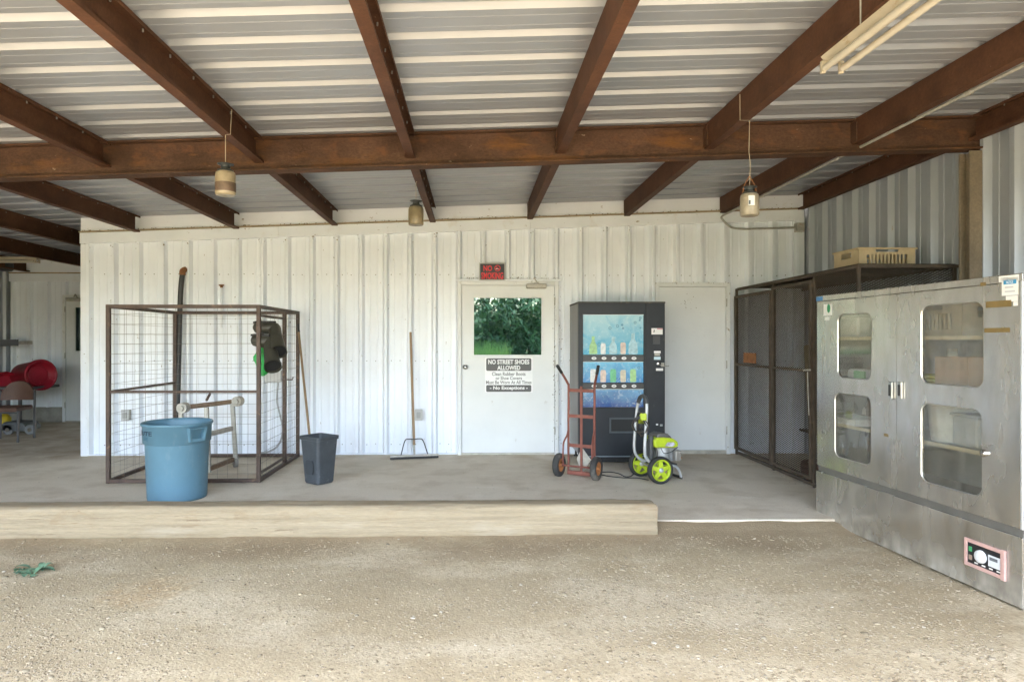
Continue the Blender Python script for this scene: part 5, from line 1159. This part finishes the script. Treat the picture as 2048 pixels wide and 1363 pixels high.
# ---- things in the left recess
tb = thing('work_table', 'dark low table under the red tubs in the left recess', 'table', (PX(40,10.7), 10.7, 0))
tx0_, tx1_ = PX(-60,10.7), PX(92,10.7); tz = PZ(771,40,10.7)
MB().box((tx0_,10.35,tz-.04),(tx1_,11.05,tz)).build('table_top', mat('table_grey', (.1,.1,.105), .6), tb, True, .004)
for a in (tx0_+.05, tx1_-.62):
    for b in (10.4, 11.0): MB().box((a-.02,b-.02,0),(a+.02,b+.02,tz-.041)).build('leg', MATS['table_grey'], tb, True)
red_p = mat('red_plastic', (.30,.010,.025), .45, var=.15, vs=4, spots=[((.62,.12,.14), .25, 12, (1,1,1), .15)])
def red_tub(c, axis, L, r0, r1, label):
    o = thing('red_tub', label, 'tub', c, group='red tubs on the table'); q_ = Vector(axis).normalized().to_track_quat('Z','Y').to_matrix().to_4x4()
    MB().lathe([(.001,0),(r0*.9,0),(r0,.03),(r1,L-.06),(r1*1.06,L-.05),(r1*1.06,L),(r1*.98,L+.004),(r1*.93,L-.02),(r1*.8,L-.1),(r1*.62,L-.13),(.001,L-.14)], 36, q_).build('shell', red_p, o)
    MB().lathe([(r1*.70,L-.112),(r1*.66,L-.095),(r1*.58,L-.1),(.001,L-.105)], 30, q_).build('lid', red_p, o)
    return o
red_tub((PX(40,10.75), 10.8, PZ(752,40,10.75)), (.86,-.42,.06), .52, .20, .235, 'red plastic tub lying on its side, the upper right one')
red_tub((PX(-14,10.65), 10.75, PZ(762,-14,10.65)), (.6,-.5,-.1), .42, .16, .2, 'red plastic tub tipped over at the left edge')
chb = mat('brown_vinyl', (.105,.048,.03), .55, var=.2, vs=8)
ch_ = thing('chair', 'brown padded chair with dark metal legs in the left recess', 'chair', (PX(12,9.35), 9.4, 0), R(8))
MB().prism(rrect(-.22,-.03,.22,.03,.025), -.23, .21, Matrix.Translation((0,0,.46))).build('seat', chb, ch_, bevel=.012)
bk = MB(); n_ = 14
for i in range(n_+1):
    x = -.21+.42*i/n_; t_ = 1-(abs(x)/.21)**2.6*.55; yb = .2+.05*(1-(x/.21)**2)
    for dz, dy in ((.56,0),(.56+.27*t_,.03),(.56+.27*t_,.07),(.56,.04)): bk.v.append((x,yb+dy,dz))
for i in range(n_):
    for k in range(4): bk.f.append([i*4+k,(i+1)*4+k,(i+1)*4+(k+1)%4,i*4+(k+1)%4]); bk.sm.append(False)
bk.f += [[0,1,2,3],[n_*4+3,n_*4+2,n_*4+1,n_*4]]; bk.sm += [False,False]
bk.build('backrest', chb, ch_)
ch_leg = mat('chair_leg', (.07,.07,.075), .45, metal=.4)
for s_ in (-1,1):
    MB().bar((s_*.225,-.21,.002),(s_*.225,-.2,.44),.024,.024).build('leg', ch_leg, ch_); MB().bar((s_*.225,.23,.002),(s_*.225,.24,.70),.024,.024).build('leg', ch_leg, ch_)
MB().bar((-.2,-.2,.415),(.2,-.2,.415),.02,.02).build('stretcher', ch_leg, ch_)
fm = thing('floor_machine', 'low grey wheeled machine with yellow tank under the table', 'machine', (PX(42,10.2), 10.2, 0))
xx = PX(42,10.2)
MB().prism([(xx-.2,.05),(xx+.2,.05),(xx+.22,.1),(xx+.15,.18),(xx-.12,.19),(xx-.22,.12)], 10.0, 10.35).build('body', mat('machine_grey', (.12,.125,.13), .5, var=.2, vs=9), fm, True, .02)
MB().lathe([(.001,0),(.11,0),(.12,.03),(.12,.2),(.06,.28),(.001,.29)], 20, Matrix.Translation((PX(4,10.2),10.2,.03))).build('tank', plain('tank_yellow', (.55,.4,.02), .5), fm, True)
for a in (PX(68,10.1), PX(24,10.1)):
    w_ = MB().tube([(a,10.0,.075),(a,10.05,.075)], .075, 20).build('wheel', plain('wheel_grey', (.2,.2,.2), .6), fm, True, .008); MB().tube([(a,9.994,.075),(a,9.9995,.075)], .03, 14).build('hub', chrome_m, w_, True)
o = thing('grey_bracket', 'dark grey board fixed across the far left wall corner', 'board', P3(16, 685, 11.2)); 
a, b = P3(-40, 686, 11.1), P3(35, 685, 11.1); MB().bar(a, b, .05, .11).build('plank', plain('plank_grey', (.11,.11,.12), .6), o, True)
MB().box((b.x-.12,11.13,b.z-.03),(b.x-.06,YB-.04,b.z+.03)).build('bracket_arm', galv_m, o, True)
o = thing('wall_fan', 'dark round motor housing high in the far left corner', 'motor', P3(10, 536, 11.0)); c = P3(10, 533, 11.1)
MB().lathe([(.001,-.07),(.1,-.07),(.12,-.05),(.12,.05),(.1,.07),(.001,.07)], 22, Matrix.Translation(c)).build('housing', mat('motor_dark', (.05,.045,.045), .5), o, True); MB().tube([c+Vector((0,.0,.07)), Vector((c.x,c.y,RZ(c.x)))], .02, 8).build('stem', galv_m, o, True)

# ---- weed growing at the left of the gravel
wc = Vector((PX(52,4.2), 4.22, GZ)); wd = thing('weed_plant', 'small bluish green weed growing in the gravel at the left', 'weed', wc)
leaf_m = mat('weed_leaf', (.12,.21,.125), .55, var=.3, vs=20)
for i in range(22):
    a = i*2.4; L = random.uniform(.06,.14); el = random.uniform(.25,1.1); base = Vector((random.uniform(-.09,.09), random.uniform(-.08,.08), .005))
    d = Vector((math.cos(a)*math.cos(el), math.sin(a)*math.cos(el)*.8, math.sin(el)*.8)); sd_ = Vector((-math.sin(a), math.cos(a), 0)); vs = []
    for k in range(6):
        t_ = k/5; c = base + d*L*t_ - Vector((0,0,.05*t_*t_)); wdt = .019*math.sin(math.pi*min(.97,t_*.9+.08)); c.z = max(c.z, .004)
        vs += [c - sd_*wdt + Vector((0,0,.005)), c, c + sd_*wdt + Vector((0,0,.005))]
    MB().add(vs, [(k*3+j, k*3+j+1, k*3+j+4, k*3+j+3) for k in range(5) for j in (0,1)], True).build('leaf', leaf_m, wd)

# ---- tree line and tall grass across the yard, mirrored in the door pane
lm = [mat('tree_leaf_a', (.06,.13,.05), .6, var=.4, vs=2), mat('tree_leaf_b', (.07,.15,.055), .6, var=.4, vs=2)]
def tree(x, y, h, sp, seed, label):
    rd = random.Random(seed); o = thing('tree', label, 'tree', (x,y,GZ), group='trees across the yard')
    MB().tube(bez([(0,0,0),(.1,.05,h*.3),(-.05,.1,h*.6),(.05,0,h*.9)], 4), [.16-.11*i/12 for i in range(13)], 8).build('trunk', mat('bark', (.12,.09,.06), .9), o)
    mb = MB()
    for i in range(6500):
        th, u, r = rd.uniform(0,6.283), rd.uniform(-1,1), rd.random()**.4
        cz = h*(.48+.5*u*r); w = sp*(1.15-.3*abs(u))*r*(.7+.5*noise.noise((math.cos(th)*1.5+x, math.sin(th)*1.5, u*2)))
        c = Vector((w*math.cos(th), w*math.sin(th), max(.05,cz))); s_ = rd.uniform(.1,.22)
        a, b = Vector((rd.uniform(-1,1),rd.uniform(-1,1),rd.uniform(-1,1)))*s_, Vector((rd.uniform(-1,1),rd.uniform(-1,1),rd.uniform(-1,1)))*s_*.5
        mb.add([c-a, c+b, c+a, c-b], [(0,1,2,3)])
    mb.build('crown', lm[seed%2], o)
tl = ['broad', 'tall', 'round', 'leaning', 'dense', 'bushy', 'slender', 'spreading', 'thick']
for i in range(9): tree(-9+2.5*i+random.uniform(-.4,.4), -19-random.uniform(0,2.5), random.uniform(4.1,4.9), 2.1, i, '%s green tree of the row across the yard behind the viewer' % tl[i])
mb = MB()
for i in range(9000):
    x, y = random.uniform(-9,12), random.uniform(-17,-11.2); h = random.uniform(.5,1.25)*(1.3 if x < 1.6 else .7); a = random.uniform(0,6.28); w = .014
    p_ = Vector((x,y,GZ)); d = Vector((math.cos(a),math.sin(a),0)); t1 = p_+Vector((0,0,h*.6))+d*.05; t2 = p_+Vector((0,0,h))+d*random.uniform(.1,.35)
    mb.add([p_-Vector((w,0,0)), p_+Vector((w,0,0)), t1+Vector((w*.7,0,0)), t1-Vector((w*.7,0,0)), t2], [(0,1,2,3),(3,2,4)])
tag(mb.build('tall_grass', mat('grass_blade', (.13,.24,.05), .6, var=.4, vs=.8)), 'tall sunlit grass across the yard behind the viewer', 'grass', kind='stuff')
